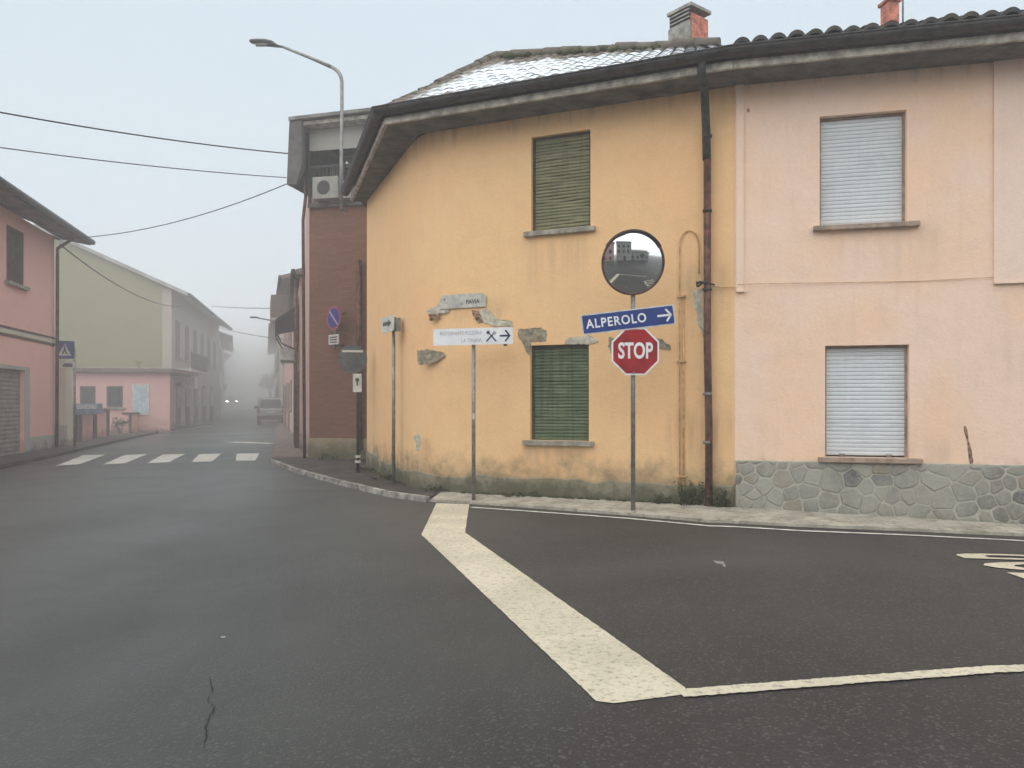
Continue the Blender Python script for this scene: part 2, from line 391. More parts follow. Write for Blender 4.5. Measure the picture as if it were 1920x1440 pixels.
def shutter(fr, h, depth, period, mat, parent, name='roller_shutter', sag=0.0, am=1.0):
    mb = MB(); n = max(3, int((h[3]-h[2])/period)); p = (h[3]-h[2])/n
    seg = 8
    for k in range(n):
        z0 = h[2]+k*p
        prof = ((-.006, 0), (0.006, .12), (.011, .4), (.010, .7), (.003, .93), (-.012, 1.0))
        tilt = random.uniform(-.004, .004) if sag else 0
        for a in range(len(prof)-1):
            d0, e0 = prof[a]; d1, e1 = prof[a+1]; d0 *= am; d1 *= am
            for q in range(seg):
                sa = h[0]+(h[1]-h[0])*q/seg; sb = h[0]+(h[1]-h[0])*(q+1)/seg
                w = lambda s_: sag*(math.sin(s_*5+k*.7)+.6*math.sin(s_*11+k*1.9))*(.5+.5*math.sin(k*.9))
                mb.face([fr.P(sa, -depth+d0, z0+e0*p+w(sa)), fr.P(sb, -depth+d0, z0+e0*p+w(sb)+tilt), fr.P(sb, -depth+d1, z0+e1*p+w(sb)+tilt), fr.P(sa, -depth+d1, z0+e1*p+w(sa))], sm=True)
    mb.face([fr.P(h[0], -depth-.02, h[2]), fr.P(h[1], -depth-.02, h[2]), fr.P(h[1], -depth-.02, h[3]), fr.P(h[0], -depth-.02, h[3])])
    return mb.build(name, mat, parent)
def irregular(fr, pts, jit=.02, sub=5, d=.004, seed=1):
    """ragged patch outline on a wall from surveyed corners"""
    rnd = random.Random(seed); out = []
    for k in range(len(pts)):
        a = Vector(fr.hit(*pts[k])); b_ = Vector(fr.hit(*pts[(k+1) % len(pts)]))
        for j in range(sub):
            q = a.lerp(b_, j/sub)
            if j: q += Vector((rnd.uniform(-jit, jit), rnd.uniform(-jit, jit)))
            out.append(q)
    mb = MB(); c = sum(out, Vector((0, 0)))/len(out)
    n = len(out)
    for k in range(n):
        a, b_ = out[k], out[(k+1) % n]
        mb.face([fr.P(c.x, d, c.y), fr.P(a.x, d, a.y), fr.P(b_.x, d, b_.y)])
        mb.face([fr.P(a.x, d, a.y), fr.P(a.x, 0, a.y), fr.P(b_.x, 0, b_.y), fr.P(b_.x, d, b_.y)])
    return mb
def roof_patch(E0, E1, R0, R1, period=.21, row=.36, amp=.05, umax=1.0, jit=.008, seed=3, lap=.028):
    """barrel tiles over a ruled roof plane from eave E0-E1 up to ridge R0-R1"""
    rnd = random.Random(seed)
    E0, E1, R0, R1 = map(Vector, (E0, E1, R0, R1)); L = max((E1-E0).length, (R1-R0).length); H = max((R0-E0).length, (R1-E1).length)
    nt_ = max(2, round(L/period)); nr = max(2, round(H/row)); N = (E1-E0).cross(R0-E0)
    if N.length < 1e-6: N = (E1-E0).cross(R1-E0)
    N.normalize()
    if N.z < 0: N = -N
    mb = MB(); k = 6
    idx = {}
    tilej = [[rnd.uniform(-jit, jit) for _ in range(nr)] for _ in range(nt_)]
    for i in range(nt_):
        for r in range(nr):
            rows = []
            for (vv, lift) in ((r/nr, lap), ((r+1.12)/nr, 0.0)):
                vv = min(vv, 1.0); line = []
                for j in range(k+1):
                    w = j/k; uu = (i+w)/nt_
                    P_ = E0.lerp(E1, uu).lerp(R0.lerp(R1, uu), vv)
                    hgt = amp*(abs(math.sin(math.pi*(w)))**.7)
                    line.append((P_+N*(hgt+lift+tilej[i][r]), (uu*L*umax, vv)))
                rows.append(line)
            for j in range(k):
                q = (rows[0][j], rows[0][j+1], rows[1][j+1], rows[1][j])
                mb.face([a[0] for a in q], [a[1] for a in q], sm=False)
            if r == 0:
                for j in range(k):
                    a, b_ = rows[0][j][0], rows[0][j+1][0]
                    mb.face([a, b_, b_-N*.03-Vector((0, 0, .02)), a-N*.03-Vector((0, 0, .02))], [rows[0][j][1]]*4)
    return mb
def offset(poly, d):
    """miter offset of an open polyline toward its right side normal (u.y,-u.x)"""
    P_ = [Vector(p[:2]) for p in poly]; out = []
    ns = []
    for a, b_ in zip(P_, P_[1:]):
        u = (b_-a).normalized(); ns.append(Vector((u.y, -u.x)))
    for i, p in enumerate(P_):
        if i == 0: out.append(p+ns[0]*d)
        elif i == len(P_)-1: out.append(p+ns[-1]*d)
        else:
            m_ = (ns[i-1]+ns[i]).normalized(); out.append(p+m_*(d/max(.3, m_.dot(ns[i]))))
    return out
def strip(mb, A, B, z0, z1):
    """closed bar between two parallel polylines"""
    for i in range(len(A)-1):
        a, b_, c, d = A[i], A[i+1], B[i+1], B[i]
        lo = [Vector((q.x, q.y, z0)) for q in (a, b_, c, d)]; hi = [Vector((q.x, q.y, z1)) for q in (a, b_, c, d)]
        mb.face(lo[::-1]); mb.face(hi); mb.face([lo[0], lo[1], hi[1], hi[0]]); mb.face([lo[2], lo[3], hi[3], hi[2]])
        if i == 0: mb.face([lo[3], lo[0], hi[0], hi[3]])
        if i == len(A)-2: mb.face([lo[1], lo[2], hi[2], hi[1]])
    return mb

# ------------------------------------------------------------------ text
def text_mb(txt, size, origin, ux, uy, depth=.002, xs=1.0, bold=0.0, align='CENTER', mb=None, spacing=1.0):
    cu = bpy.data.curves.new('t', 'FONT'); cu.body = txt; cu.size = size; cu.align_x = align; cu.align_y = 'CENTER'
    cu.offset = bold; cu.space_character = spacing; cu.resolution_u = 4
    ob = bpy.data.objects.new('t', cu); COL.objects.link(ob)
    bpy.context.view_layer.update()
    me = bpy.data.meshes.new_from_object(ob.evaluated_get(bpy.context.evaluated_depsgraph_get()))
    bpy.data.objects.remove(ob); 
    mb = mb or MB(); i = len(mb.v); ux, uy, o = Vector(ux), Vector(uy), Vector(origin); n = ux.cross(uy).normalized()
    for v in me.vertices: mb.v.append(o+ux*(v.co.x*xs)+uy*v.co.y+n*depth)
    for p_ in me.polygons: mb.f.append([i+k for k in p_.vertices]); mb.uv.append(None)
    bpy.data.meshes.remove(me); bpy.data.curves.remove(cu)
    return mb

# ================================================================== GROUND
xs = [-700, -300, -120, -60, -40]+[-30+i*1.0 for i in range(26)]+[-4+i*.3 for i in range(22)]+[2.6+i*.5 for i in range(25)]+[16, 20, 30, 60, 200, 700]
ys = [-700, -200, -60, -30]+[-15+i for i in range(22)]+[7.5+i*.5 for i in range(25)]+[20+i*2.5 for i in range(14)]+[55, 60, 75, 100, 125, 150, 250, 400, 900]
xs = sorted(set(round(v, 3) for v in xs)); ys = sorted(set(round(v, 3) for v in ys))
mb = MB()
mb.v = [Vector((x_, y_, g(x_, y_))) for y_ in ys for x_ in xs]; nx = len(xs)
for j in range(len(ys)-1):
    for i in range(nx-1): mb.f.append([j*nx+i, j*nx+i+1, (j+1)*nx+i+1, (j+1)*nx+i]); mb.uv.append(None)
mb.build('road', M['asphalt'], kind='structure')

def flat_poly(pts, name, mat, lift=.008, step=.25, ragged=0.0, seed=1):
    """polygon of surveyed ground points laid on the road, edge slightly ragged"""
    rnd = random.Random(seed); P_ = []
    for k in range(len(pts)):
        a, b_ = pts[k], pts[(k+1) % len(pts)]; n = max(1, int((b_-a).length/step))
        for j in range(n):
            q = a.lerp(b_, j/n)
            if ragged and j: q = q+Vector((rnd.uniform(-ragged, ragged), rnd.uniform(-ragged, ragged), 0))
            P_.append(Vector((q.x, q.y, g(q.x, q.y)+lift)))
    bm = bmesh.new(); vs = [bm.verts.new(p_) for p_ in P_]; f_ = bm.faces.new(vs); bm.normal_update()
    if f_.normal.z < 0: f_.normal_flip()
    bmesh.ops.triangulate(bm, faces=[f_])
    me = bpy.data.meshes.new(name); bm.to_mesh(me); bm.free(); me.materials.append(mat)
    o = bpy.data.objects.new(name, me); COL.objects.link(o); o['kind'] = 'structure'; return o
def band(line, w, name, mat, lift=.008, ragged=.0, seed=1, step=.12):
    """painted line of width w along surveyed ground points"""
    rnd = random.Random(seed); pts = []
    for a, b_ in zip(line, line[1:]):
        n = max(1, int((b_-a).length/step)); pts += [a.lerp(b_, j/n) for j in range(n)]
    pts.append(line[-1]); mb = MB(); L_ = []; R_ = []
    for k, p_ in enumerate(pts):
        t = (pts[min(k+1, len(pts)-1)]-pts[max(k-1, 0)]); t.z = 0; t.normalize(); n_ = Vector((-t.y, t.x, 0))
        for q, lst, sg in ((0, L_, 1), (1, R_, -1)):
            v = p_+n_*(sg*(w/2+rnd.uniform(-ragged, ragged))); v.z = g(v.x, v.y)+lift; lst.append(v)
    for k in range(len(pts)-1): mb.face([L_[k], R_[k], R_[k+1], L_[k+1]])
    return mb.build(name, mat, kind='structure')

flat_poly([gp(*q) for q in ((818, 944), (790, 1003), (1118, 1316), (1150, 1320), (1288, 1303), (1284, 1290), (872, 999), (880, 946))], 'stop_line_marking', M['creampaint'], .005, .04, .0025)
band([gp(1275, 1303), gp(1600, 1277), gp(1925, 1255), gp(2600, 1210)], .10, 'lane_line_marking', M['creampaint'], .009, .005, 4, .02)
band([gp(884, 952), gp(1000, 960), gp(1180, 973), gp(1330, 987), gp(1500, 996), gp(1700, 1004), gp(1920, 1015), gp(2300, 1036)], .075, 'edge_line_marking', M['whitepaint'], .008, .008, 5, .06)
# road lettering: STOP, read by drivers coming from the right
mb = MB(); o_ = gp(1778, 1042)
tm = text_mb('STOP', .62, (0, 0, 0), (0, 1, 0), (-1, 0, 0), xs=1.0, bold=.006, spacing=1.12)
ymax = max(v.y for v in tm.v); xmin = min(v.x for v in tm.v)
for v in tm.v:
    v.x = o_.x+(v.x-xmin)*4.2+.05; v.y = (v.y-ymax)+o_.y+.13; v.z = g(v.x, v.y)+.010
tm.build('road_lettering', M['creampaint'], kind='structure')
# zebra crossing
for k, x0 in enumerate((104, 192, 275, 359, 442, )):
    x1 = x0+44; yb, yt = 871-.018*k*20, 852
    dx = (70-58*(k/4.0)) if k < 4 else 3
    sh = [58, 48, 36, 20, 8][k]
    flat_poly([gp(x0, 874-k*2.4), gp(x0+45-2*k, 871-k*1.8), gp(x0+36+sh, 853-k*.7), gp(x0+sh-6, 854-k*.7)], 'zebra_stripe_marking', M['whitepaint'], .008, .15, .015, k)
band([gp(430, 829), gp(512, 832)], .5, 'give_way_marking', M['whitepaint'], .008, .02, 9)
band([gp(400, 797), gp(300, 813)], .14, 'edge_line_marking', M['whitepaint'], .008, .01, 9)
# crack and pale scuff in the asphalt
rnd = random.Random(5); cr = [(392, 1272), (398, 1300), (388, 1318), (404, 1326), (396, 1342), (386, 1362), (388, 1384), (380, 1412)]
ln = []
for a, b_ in zip(cr, cr[1:]):
    for j in range(4): ln.append(gp(a[0]+(b_[0]-a[0])*j/4+rnd.uniform(-2, 2), a[1]+(b_[1]-a[1])*j/4))
crackm = simple('crack_shadow', (.016, .015, .015), 1)
band(ln, .0035, 'road_crack', crackm, .006, .002, 2, .02)
flat_poly([gp(*q) for q in ((1338, 1052), (1358, 1054), (1360, 1066), (1353, 1059), (1342, 1057))], 'paint_scuff', M['concrete'], .005, .03, .008, 3)
flat_poly([gp(*q) for q in ((413, 1195), (422, 1194), (423, 1197), (415, 1198))], 'paint_scuff', M['concrete'], .005, .02, .002, 3)

# ================================================================== YELLOW CORNER HOUSE
P0 = Vector((-3.04, 16.2)); P1 = Vector((-1.46, 12.15)); P2 = Vector((2.97, 10.30)); P3 = Vector((10.0, 10.30-.24*7.03))
WT = 5.72
A = Fr(P1, P2); B = Fr(P0, P1); C = Fr(P2, P3)
# rounded corner between B and A
def fillet(a, p, b_, r):
    u1 = (a-p).normalized(); u2 = (b_-p).normalized(); out = []
    for k in range(9):
        t = k/8; q = (p+u1*r)*(1-t)**2+p*2*t*(1-t)+(p+u2*r)*t**2; out.append(q)
    return out
RAD = .75
arc = fillet(P0, P1, P2, RAD)
polyY = [P0]+arc+[P2]
t0_ = (arc[-1]-P1).length
yh = thing('corner_house', 'ochre yellow two-storey corner house with peeling plaster and faded green shutters', 'house', (0, 13, 0))
def px_hole(fr, x0, x1, yt, yb):
    xm = (x0+x1)/2
    s0 = fr.hit(x0)[0]; s1 = fr.hit(x1)[0]; return (s0, s1, fr.hit(xm, yb)[1], fr.hit(xm, yt)[1])
hU = px_hole(A, 996, 1107, 250, 430); hL = px_hole(A, 994, 1104, 646, 826)
mb = MB(); panel(mb, A, t0_, A.L, -.3, WT, (hU, hL), .13)
def run(mb, poly, z0, z1, d=0):
    acc = 0
    pl = offset(poly, d) if d else poly
    for a, b_ in zip(pl, pl[1:]):
        l = (b_-a).length; mb.face([(a.x, a.y, z0), (b_.x, b_.y, z0), (b_.x, b_.y, z1), (a.x, a.y, z1)], [(acc, z0), (acc+l, z0), (acc+l, z1), (acc, z1)]); acc += l
run(mb, [P0]+arc, -.3, WT)
Q2 = P2+Vector((1.9, 8)); Q1 = Vector((-.6, 19.4))
run(mb, [P2, Q2, Q1, P0], -.3, WT)
mb.build('wall', M['yellow'], yh)
# grey rendered foot
mb = MB(); o1 = offset(polyY, .018); zt = [.47]*3+[.42]*8
pl = o1; tops = lambda i: .36+.05*math.sin(i*1.7)
den = []
for a, b_ in zip(pl, pl[1:]):
    n = max(1, int((b_-a).length/.15)); den += [a.lerp(b_, j/n) for j in range(n)]
den.append(pl[-1]); rnd = random.Random(2); hz = [.32+.018*rnd.uniform(-1, 1)+.015*math.sin(i*.8)+(.10 if i < 8 else 0) for i in range(len(den))]
for i, (a, b_) in enumerate(zip(den, den[1:])):
    mb.face([(a.x, a.y, -.3), (b_.x, b_.y, -.3), (b_.x, b_.y, hz[i+1]), (a.x, a.y, hz[i])])
    n_ = Vector(((b_-a).y, -(b_-a).x)).normalized()*.018
    mb.face([(a.x, a.y, hz[i]), (b_.x, b_.y, hz[i+1]), (b_.x-n_.x, b_.y-n_.y, hz[i+1]+.01), (a.x-n_.x, a.y-n_.y, hz[i]+.01)])
mb.build('plinth', M['grey_render'], yh)
for h, mt, nm, sg in ((hU, 'greenslat', 'upper', .006), (hL, 'greenslatlow', 'lower', .004)):
    w = MB(); fw = .035
    for (a, b_, c, d) in ((h[0], h[0]+fw, h[2], h[3]), (h[1]-fw, h[1], h[2], h[3]), (h[0]+fw, h[1]-fw, h[3]-fw, h[3])):
        A.box(w, a, b_, -.128, -.07, c, d)
    wo = w.build('window', M['wood'], yh)
    if nm == 'upper': wo['label'] = 'window with pale bent green roller shutter, upper floor'
    else: wo['label'] = 'window with dark streaked green roller shutter, ground floor'
    shutter(A, (h[0]+fw, h[1]-fw, h[2], h[3]-.01), .10, .047, M[mt], wo, sag=sg)
    s_ = MB(); A.box(s_, h[0]-.10, h[1]+.08, -.12, .075, h[2]-.075, h[2]-.002); s_.build('sill', M['sill'], wo, bevel=.008)
# eaves of both houses
OV = .55
ey = offset([P0, P1, P2], OV); ey[0] = P0+Vector((-.30, .02)); eC = offset([P1, P2, P3], OV)
mid = eC[1]
eyl = [ey[0], ey[1], mid]; ecl = [mid, eC[2]]
def eaves(house, inner, outer, side):
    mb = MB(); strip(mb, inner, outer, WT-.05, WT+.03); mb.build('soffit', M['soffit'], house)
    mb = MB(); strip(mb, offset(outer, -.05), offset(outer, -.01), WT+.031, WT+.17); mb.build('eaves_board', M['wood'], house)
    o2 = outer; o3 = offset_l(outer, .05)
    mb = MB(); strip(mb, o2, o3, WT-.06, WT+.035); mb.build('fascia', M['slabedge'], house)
def offset_l(p, d): return offset(p, d)
def gutter(house, full, i0, i1, z, r=.095):
    mb = MB(); line = full[i0:i1]; off_ = lambda d: offset(full, d)[i0:i1]
    prof = [(math.cos(w), math.sin(w)) for w in [math.pi+math.pi*k/8 for k in range(9)]]
    for sgn, rr in ((1, r), (1, r-.008)):
        lines = [[Vector((q.x, q.y, z+r*0+rr*s_)) for q in off_(.055+r-rr*c)] for c, s_ in prof]
        for k in range(8):
            for i in range(len(line)-1): mb.face([lines[k][i], lines[k][i+1], lines[k+1][i+1], lines[k+1][i]], sm=True)
    # rolled outer lip and hooks
    lip = [Vector((q.x, q.y, z+.004)) for q in off_(.055+2*r)]
    mb.tube(lip, .012, 6)
    for a, b_ in zip(line, line[1:]):
        L = (b_-a).length; n = max(1, int(L/.9)); u = (b_-a)/L; nn = Vector((u.y, -u.x))
        for j in range(n):
            c = a+u*(L*(j+.5)/n)+nn*(.055+r); mb.bx((c.x, c.y, z+.01), .02, 2*r, .01, math.atan2(u.y, u.x))
    return mb.build('gutter', M['gutter'], house)
eaves(yh, [P0, P1, P2], eyl, 0)
EF = [ey[0], ey[1], mid, eC[2]]; EG = offset(EF, .09)
gutter(yh, EF, 0, 3, WT+.14)
# roof of the corner house
ZE = WT+.17
R0 = at(930, 110, 14.2); R1 = at(1345, 86, 12.1)
e1 = ey[1]; e2 = mid; e0 = ey[0]
E = lambda q, d=0: Vector((q.x, q.y, ZE))
rf = roof_patch(E(EG[1]), E(EG[2]), R0, R1, amp=.032, seed=4, lap=.009, jit=.004).build('roof', M['tilesnow'], yh)
rb = roof_patch(E(EG[0]), E(EG[1]), R0+Vector((.15, 1.6, -.05)), R0, seed=5)
# rear slopes closing the roof
rb.face([E(e0), R0+Vector((.15, 1.6, -.05)), (Q1.x, Q1.y, ZE), (e0.x, e0.y+2, ZE)], [(0, 0)]*4)
rb.face([R0, R1, (Q2.x, Q2.y, ZE), (Q1.x, Q1.y, ZE)], [(0, 0)]*4); rb.face([R0, (Q1.x, Q1.y, ZE), R0+Vector((.15, 1.6, -.05))], [(0, 0)]*3)
rb.build('hipped_roof_side', M['tileold'], yh)
# hip and ridge caps
def caps(house, a, b_, mat, r=.095, step=.33, seed=1):
    mb = MB(); rnd = random.Random(seed); a, b_ = Vector(a), Vector(b_); n = int((b_-a).length/step); t = (b_-a).normalized()
    for k in range(n):
        p = a+(b_-a)*(k/n)+Vector((0, 0, .03+rnd.uniform(-.015, .02))); q = p+t*(step*1.15)+Vector((0, 0, .01))
        mb.tube([p, q], [r*1.12, r*.9], 10)
    return mb.build('ridge_tiles', mat, house)
caps(yh, E(e1)+Vector((.05, .1, 0)), R0, M['tileold'], seed=2)
caps(yh, R0, R1, M['tileold'], seed=3)
# moss cushions along the ridge
mb = MB(); rnd = random.Random(11)
for k in range(60):
    t = rnd.random(); p = R0.lerp(R1, t*.75)+Vector((rnd.uniform(-.1, .1), rnd.uniform(-.35, .05), 0)); p.z += .06-abs(p.y-R0.lerp(R1, t*.75).y)*.55
    r = rnd.uniform(.03, .075); mb.tube([p+Vector((-r, 0, 0)), p+Vector((0, 0, r*.25)), p+Vector((r, 0, 0))], [r*.4, r*.85, r*.4], 7)
mo = mb.build('moss', M['moss'], yh); mo['kind'] = 'stuff'
# louvred chimney
ch = MB(); cp = at(1292, 80, 12.7); rz = R(38)
cz = cp.z-.5
rm = Matrix.Rotation(rz, 3, 'Z')
ch.bx((cp.x, cp.y, cz+.35), .42, .44, 1.0, rz)
chim = ch.build('chimney', M['chimneyred'], yh)
mb = MB()
f0 = cp+rm@Vector((-.0, -.0, 0))
# grey louvred face on the left side and cap
nl = rm@Vector((-1, 0, 0)); 
for k in range(6):
    zz = cp.z+.16+k*.062; c = Vector((cp.x, cp.y, zz))+nl*.222; mb.bx((c.x, c.y, zz), .05, .41, .022, rz)
mb.build('louvre', M['chimneygrey'], chim)
mb = MB(); c = Vector((cp.x, cp.y, 0))+nl*.24; mb.bx((c.x, c.y, cp.z-.0), .03, .445, .42, rz); mb.build('rendered_side', M['chimneygrey'], chim)
mb = MB(); mb.bx((cp.x, cp.y, cp.z+.47), .52, .5, .05, rz); mb.build('cap', M['chimneygrey'], chim)
mb = MB(); c = Vector((cp.x, cp.y, 0))+nl*.232; mb.bx((c.x, c.y, cp.z+.30), .01, .42, .38, rz); mb.build('vent_shade_panel', crackm, chim)  # near-black panel, painted as the shade between the louvre slats

# plaster patches
for k, (pts, mt, fr) in enumerate((
    (((972, 617), (1012, 614), (1026, 622), (1024, 640), (996, 642), (992, 668), (986, 660), (980, 642), (972, 632)), 'patch', A),
    (((782, 658), (800, 655), (832, 660), (834, 668), (818, 678), (795, 684), (784, 684)), 'patch', A),
    (((1142, 632), (1160, 638), (1160, 668), (1146, 664), (1140, 648)), 'patch', A),
    (((1222, 632), (1240, 636), (1258, 650), (1256, 658), (1236, 654), (1222, 656)), 'patch', A),
    (((800, 582), (826, 570), (842, 574), (842, 586), (822, 588), (806, 592)), 'patchlight', A),
    (((803, 590), (822, 588), (826, 596), (806, 602)), 'patchbrick', A),
    (((884, 582), (898, 584), (908, 604), (898, 606), (890, 596)), 'patchbrick', A),
    (((899, 580), (916, 580), (934, 600), (960, 602), (962, 612), (930, 612), (908, 606)), 'patchlight', A),
    (((776, 818), (786, 812), (790, 826), (786, 846), (780, 844), (782, 830)), 'patchlight', A),
    (((1062, 634), (1104, 628), (1124, 640), (1106, 645), (1060, 645)), 'patchlight', A),
    (((1040, 188), (1082, 184), (1070, 196), (1050, 198)), 'patchbrick', A))):
    irregular(fr, pts, .011, 9, .004+.0012*k, k).build('plaster_patch', M[mt], yh)
# the large pale halo of flaked paint by the pipe
irregular(A, ((1300, 545), (1318, 540), (1320, 640), (1310, 610), (1302, 575)), .015, 6, .003, 40).build('plaster_patch', M['patchlight'], yh)

# downpipe with swan neck, on the joint of the two houses
gy = A.P(A.L-.30, .0, 0)
def apx(px, py, d): # point standing d in front of wall A
    s_, z_ = A.hit(px, py); return A.P(s_, d, z_)
top = A.P(A.hit(1330)[0], OV+.12, WT+.06)
dp = MB(); dp.tube([top, top-Vector((0, 0, .12)), A.P(A.hit(1330)[0], .42, WT-.22), A.P(A.hit(1326)[0], .16, WT-.40), A.P(A.hit(1326)[0], .09, WT-.62), A.P(A.hit(1327)[0], .085, 4.7)], .055, 12)
pipe = dp.build('downpipe', M['pipegreen'], yh)
s_ = A.hit(1328)[0]
mb = MB(); mb.tube([A.P(s_, .085, 4.72), A.P(s_, .085, 2.2), A.P(s_+.02, .085, 1.2), A.P(s_+.02, .085, .02)], .05, 12); mb.build('pipe_run', M['pipe'], pipe)
for z_ in (5.0, 4.0, 2.95, 1.55, .9):
    mb = MB(); mb.tube([A.P(s_, .085, z_), A.P(s_, .085, z_+.035)], .062, 12); A.box(mb, s_-.012, s_+.012, 0, .06, z_, z_+.03); mb.build('bracket', M['galv' if z_ < 2 else 'pipegreen'], pipe)
mb = MB()
for q in (((-.1, .02), (.1, -.03)), ((-.12, -.05), (-.02, .03)), ((-.02, -.12), (.02, .05)), ((-.13, .02), (-.13, -.04))):
    mb.tube([A.P(s_+q[0][0], .14, 3.05+q[0][1]), A.P(s_+q[1][0], .10, 3.05+q[1][1])], .014, 6)
A.box(mb, s_-.14, s_+.03, .12, .15, 3.04, 3.07); mb.build('cable_clamp', M['darkmetal'], pipe)
# conduits
mb = MB(); pts = [apx(1275, 958, .02), apx(1275, 600, .02), apx(1275, 480, .02)]
for k in range(9):
    w = math.pi*(1-k/8); pts.append(apx(1293+18*math.cos(w), 462-30*math.sin(w), .02))
pts.append(apx(1312, 515, .05)); mb.tube(pts, .009, 8)
mb.tube([apx(1282, 560, .012), apx(1282, 958, .012)], .012, 8); mb.build('conduit', M['conduit'], yh)
for py in (556, 678, 893):
    mb = MB(); A.box(mb, A.hit(1270)[0], A.hit(1287)[0], 0, .035, A.hit(1278, py)[1]-.012, A.hit(1278, py)[1]+.012); mb.build('conduit_clip', M['conduit'], yh)
mb = MB(); mb.tube([apx(1335, 538, .03), apx(1382, 540, .03)], .006, 6); mb.build('thin_cable', M['conduit'], yh)

# ================================================================== PEACH HOUSE
ph = thing('terraced_house', 'peach pink terraced house with pale roller shutters and crazy stone foot', 'house', (6, 11, 0))
C0 = .0
hPU = px_hole(C, 1537, 1700, 212, 421); hPL = px_hole(C, 1547, 1705, 647, 858)
ptop = C.hit(1650, 868)[1]
mb = MB(); panel(mb, C, 0, C.L, -.5, WT, (hPU, hPL), .15)
run(mb, [P3, P3+Vector((2, 8.5)), Q2], -.5, WT); mb.build('wall', M['peach'], ph)
# crazy-paved foot: every stone is a raised, slightly domed cell in a mortar bed
def stone_cells(L, z0, z1, seed=3):
    rnd = random.Random(seed); pts = []; tries = 0
    while tries < 5000:
        tries += 1; q = (rnd.uniform(-.1, L+.1), rnd.uniform(z0-.1, z1+.1)); rr = .12 if rnd.random() < .5 else (.19 if rnd.random() < .6 else .28)
        if all(((q[0]-a[0])**2+((q[1]-a[1])*1.15)**2)**.5 > (rr+a[2])/2*1.15 for a in pts): pts.append((q[0], q[1], rr))
    cells = []
    for a in pts:
        poly = [(0.0, z0), (L, z0), (L, z1), (0.0, z1)]
        for b_ in pts:
            if b_ is a or abs(b_[0]-a[0]) > 1: continue
            mx, mz = (a[0]+b_[0])/2, (a[1]+b_[1])/2; dx, dz = b_[0]-a[0], b_[1]-a[1]; out = []
            f = lambda q: (q[0]-mx)*dx+(q[1]-mz)*dz
            for k in range(len(poly)):
                p_, q_ = poly[k], poly[(k+1) % len(poly)]; fp, fq = f(p_), f(q_)
                if fp <= 0: out.append(p_)
                if (fp < 0 < fq) or (fq < 0 < fp): t = fp/(fp-fq); out.append((p_[0]+(q_[0]-p_[0])*t, p_[1]+(q_[1]-p_[1])*t))
            poly = out
            if len(poly) < 3: break
        if len(poly) >= 3: cells.append(poly)
    return cells
mb = MB(); q = ((.012, -.5), (C.L, -.5), (C.L, ptop), (.012, ptop)); mb.face([C.P(a, .03, z) for a, z in q], q)
mb.face([C.P(.012, .03, ptop), C.P(C.L, .03, ptop), C.P(C.L, 0, ptop+.006), C.P(.012, 0, ptop+.006)]); mb.face([C.P(.012, 0, -.5), C.P(.012, .03, -.5), C.P(.012, .03, ptop), C.P(.012, 0, ptop)])
pli = mb.build('plinth', M['mortar'], ph)
mb = MB(); rnd = random.Random(6)
for poly in stone_cells(C.L, -.45, ptop):
    cx_ = sum(a for a, _ in poly)/len(poly); cz_ = sum(b_ for _, b_ in poly)/len(poly); fine_ = []
    for k in range(len(poly)):
        (a0, b0), (a1, b1) = poly[k], poly[(k+1) % len(poly)]; n = max(1, int(math.hypot(a1-a0, b1-b0)/.06))
        for j in range(n):
            if n > 1 or True: fine_.append((a0+(a1-a0)*j/n+rnd.uniform(-.006, .006), b0+(b1-b0)*j/n+rnd.uniform(-.006, .006)))
    # round the corners by one averaging pass
    m_ = len(fine_); fine_ = [tuple((fine_[k-1][i]+7*fine_[k][i]+fine_[(k+1) % m_][i])/9 for i in (0, 1)) for k in range(m_)]
    R_m = max(.05, max(math.hypot(a-cx_, b_-cz_) for a, b_ in fine_)); gap = rnd.uniform(.004, .010); hgt = rnd.uniform(.004, .014); rings = []
    for sh, dd in ((gap, .001), (gap+.004, hgt*.8), (gap+.014, hgt)):
        rings.append([C.P(cx_+(a-cx_)*(1-sh/max(.04, math.hypot(a-cx_, b_-cz_))), .03+dd, cz_+(b_-cz_)*(1-sh/max(.04, math.hypot(a-cx_, b_-cz_)))) for a, b_ in fine_])
    i0 = len(mb.v)
    for r_ in rings: mb.v += r_
    mb.v.append(C.P(cx_, .03+hgt+.002, cz_)); ce = len(mb.v)-1
    for r_ in range(2):
        for k in range(m_): mb.f.append([i0+r_*m_+k, i0+r_*m_+(k+1) % m_, i0+(r_+1)*m_+(k+1) % m_, i0+(r_+1)*m_+k]); mb.uv.append(None); mb.smooth.add(len(mb.f)-1)
    for k in range(m_): mb.f.append([i0+2*m_+k, i0+2*m_+(k+1) % m_, ce]); mb.uv.append(None)
mb.build('stone_facing', M['stone'], pli)
for h, up in ((hPU, True), (hPL, False)):
    w = MB(); fw = .03
    for (a, b_, c, d) in ((h[0], h[0]+fw, h[2], h[3]), (h[1]-fw, h[1], h[2], h[3]), (h[0]+fw, h[1]-fw, h[3]-fw, h[3])):
        C.box(w, a, b_, -.148, -.09, c, d)
    wo = w.build('window', M['sillpeach'], ph); wo['label'] = 'upper floor window with closed pale grey roller shutter' if up else 'ground floor window with closed pale grey roller shutter'
    shutter(C, (h[0]+fw, h[1]-fw, h[2]+(.02 if not up else 0), h[3]-fw), .12, .050, M['whiteslat'], wo, am=.55)
    s_ = MB(); C.box(s_, h[0]-.085, h[1]+.14, -.14, .09, h[2]-.065, h[2]-.001); s_.build('sill', M['sillpeach'], wo, bevel=.008)
    if not up:
        for a in (h[0]+.22, h[1]-.22):
            k_ = MB(); C.box(k_, a-.03, a+.03, -.10, -.07, h[2]+.01, h[2]+.04); k_.build('shutter_stop', M['galv'], wo)
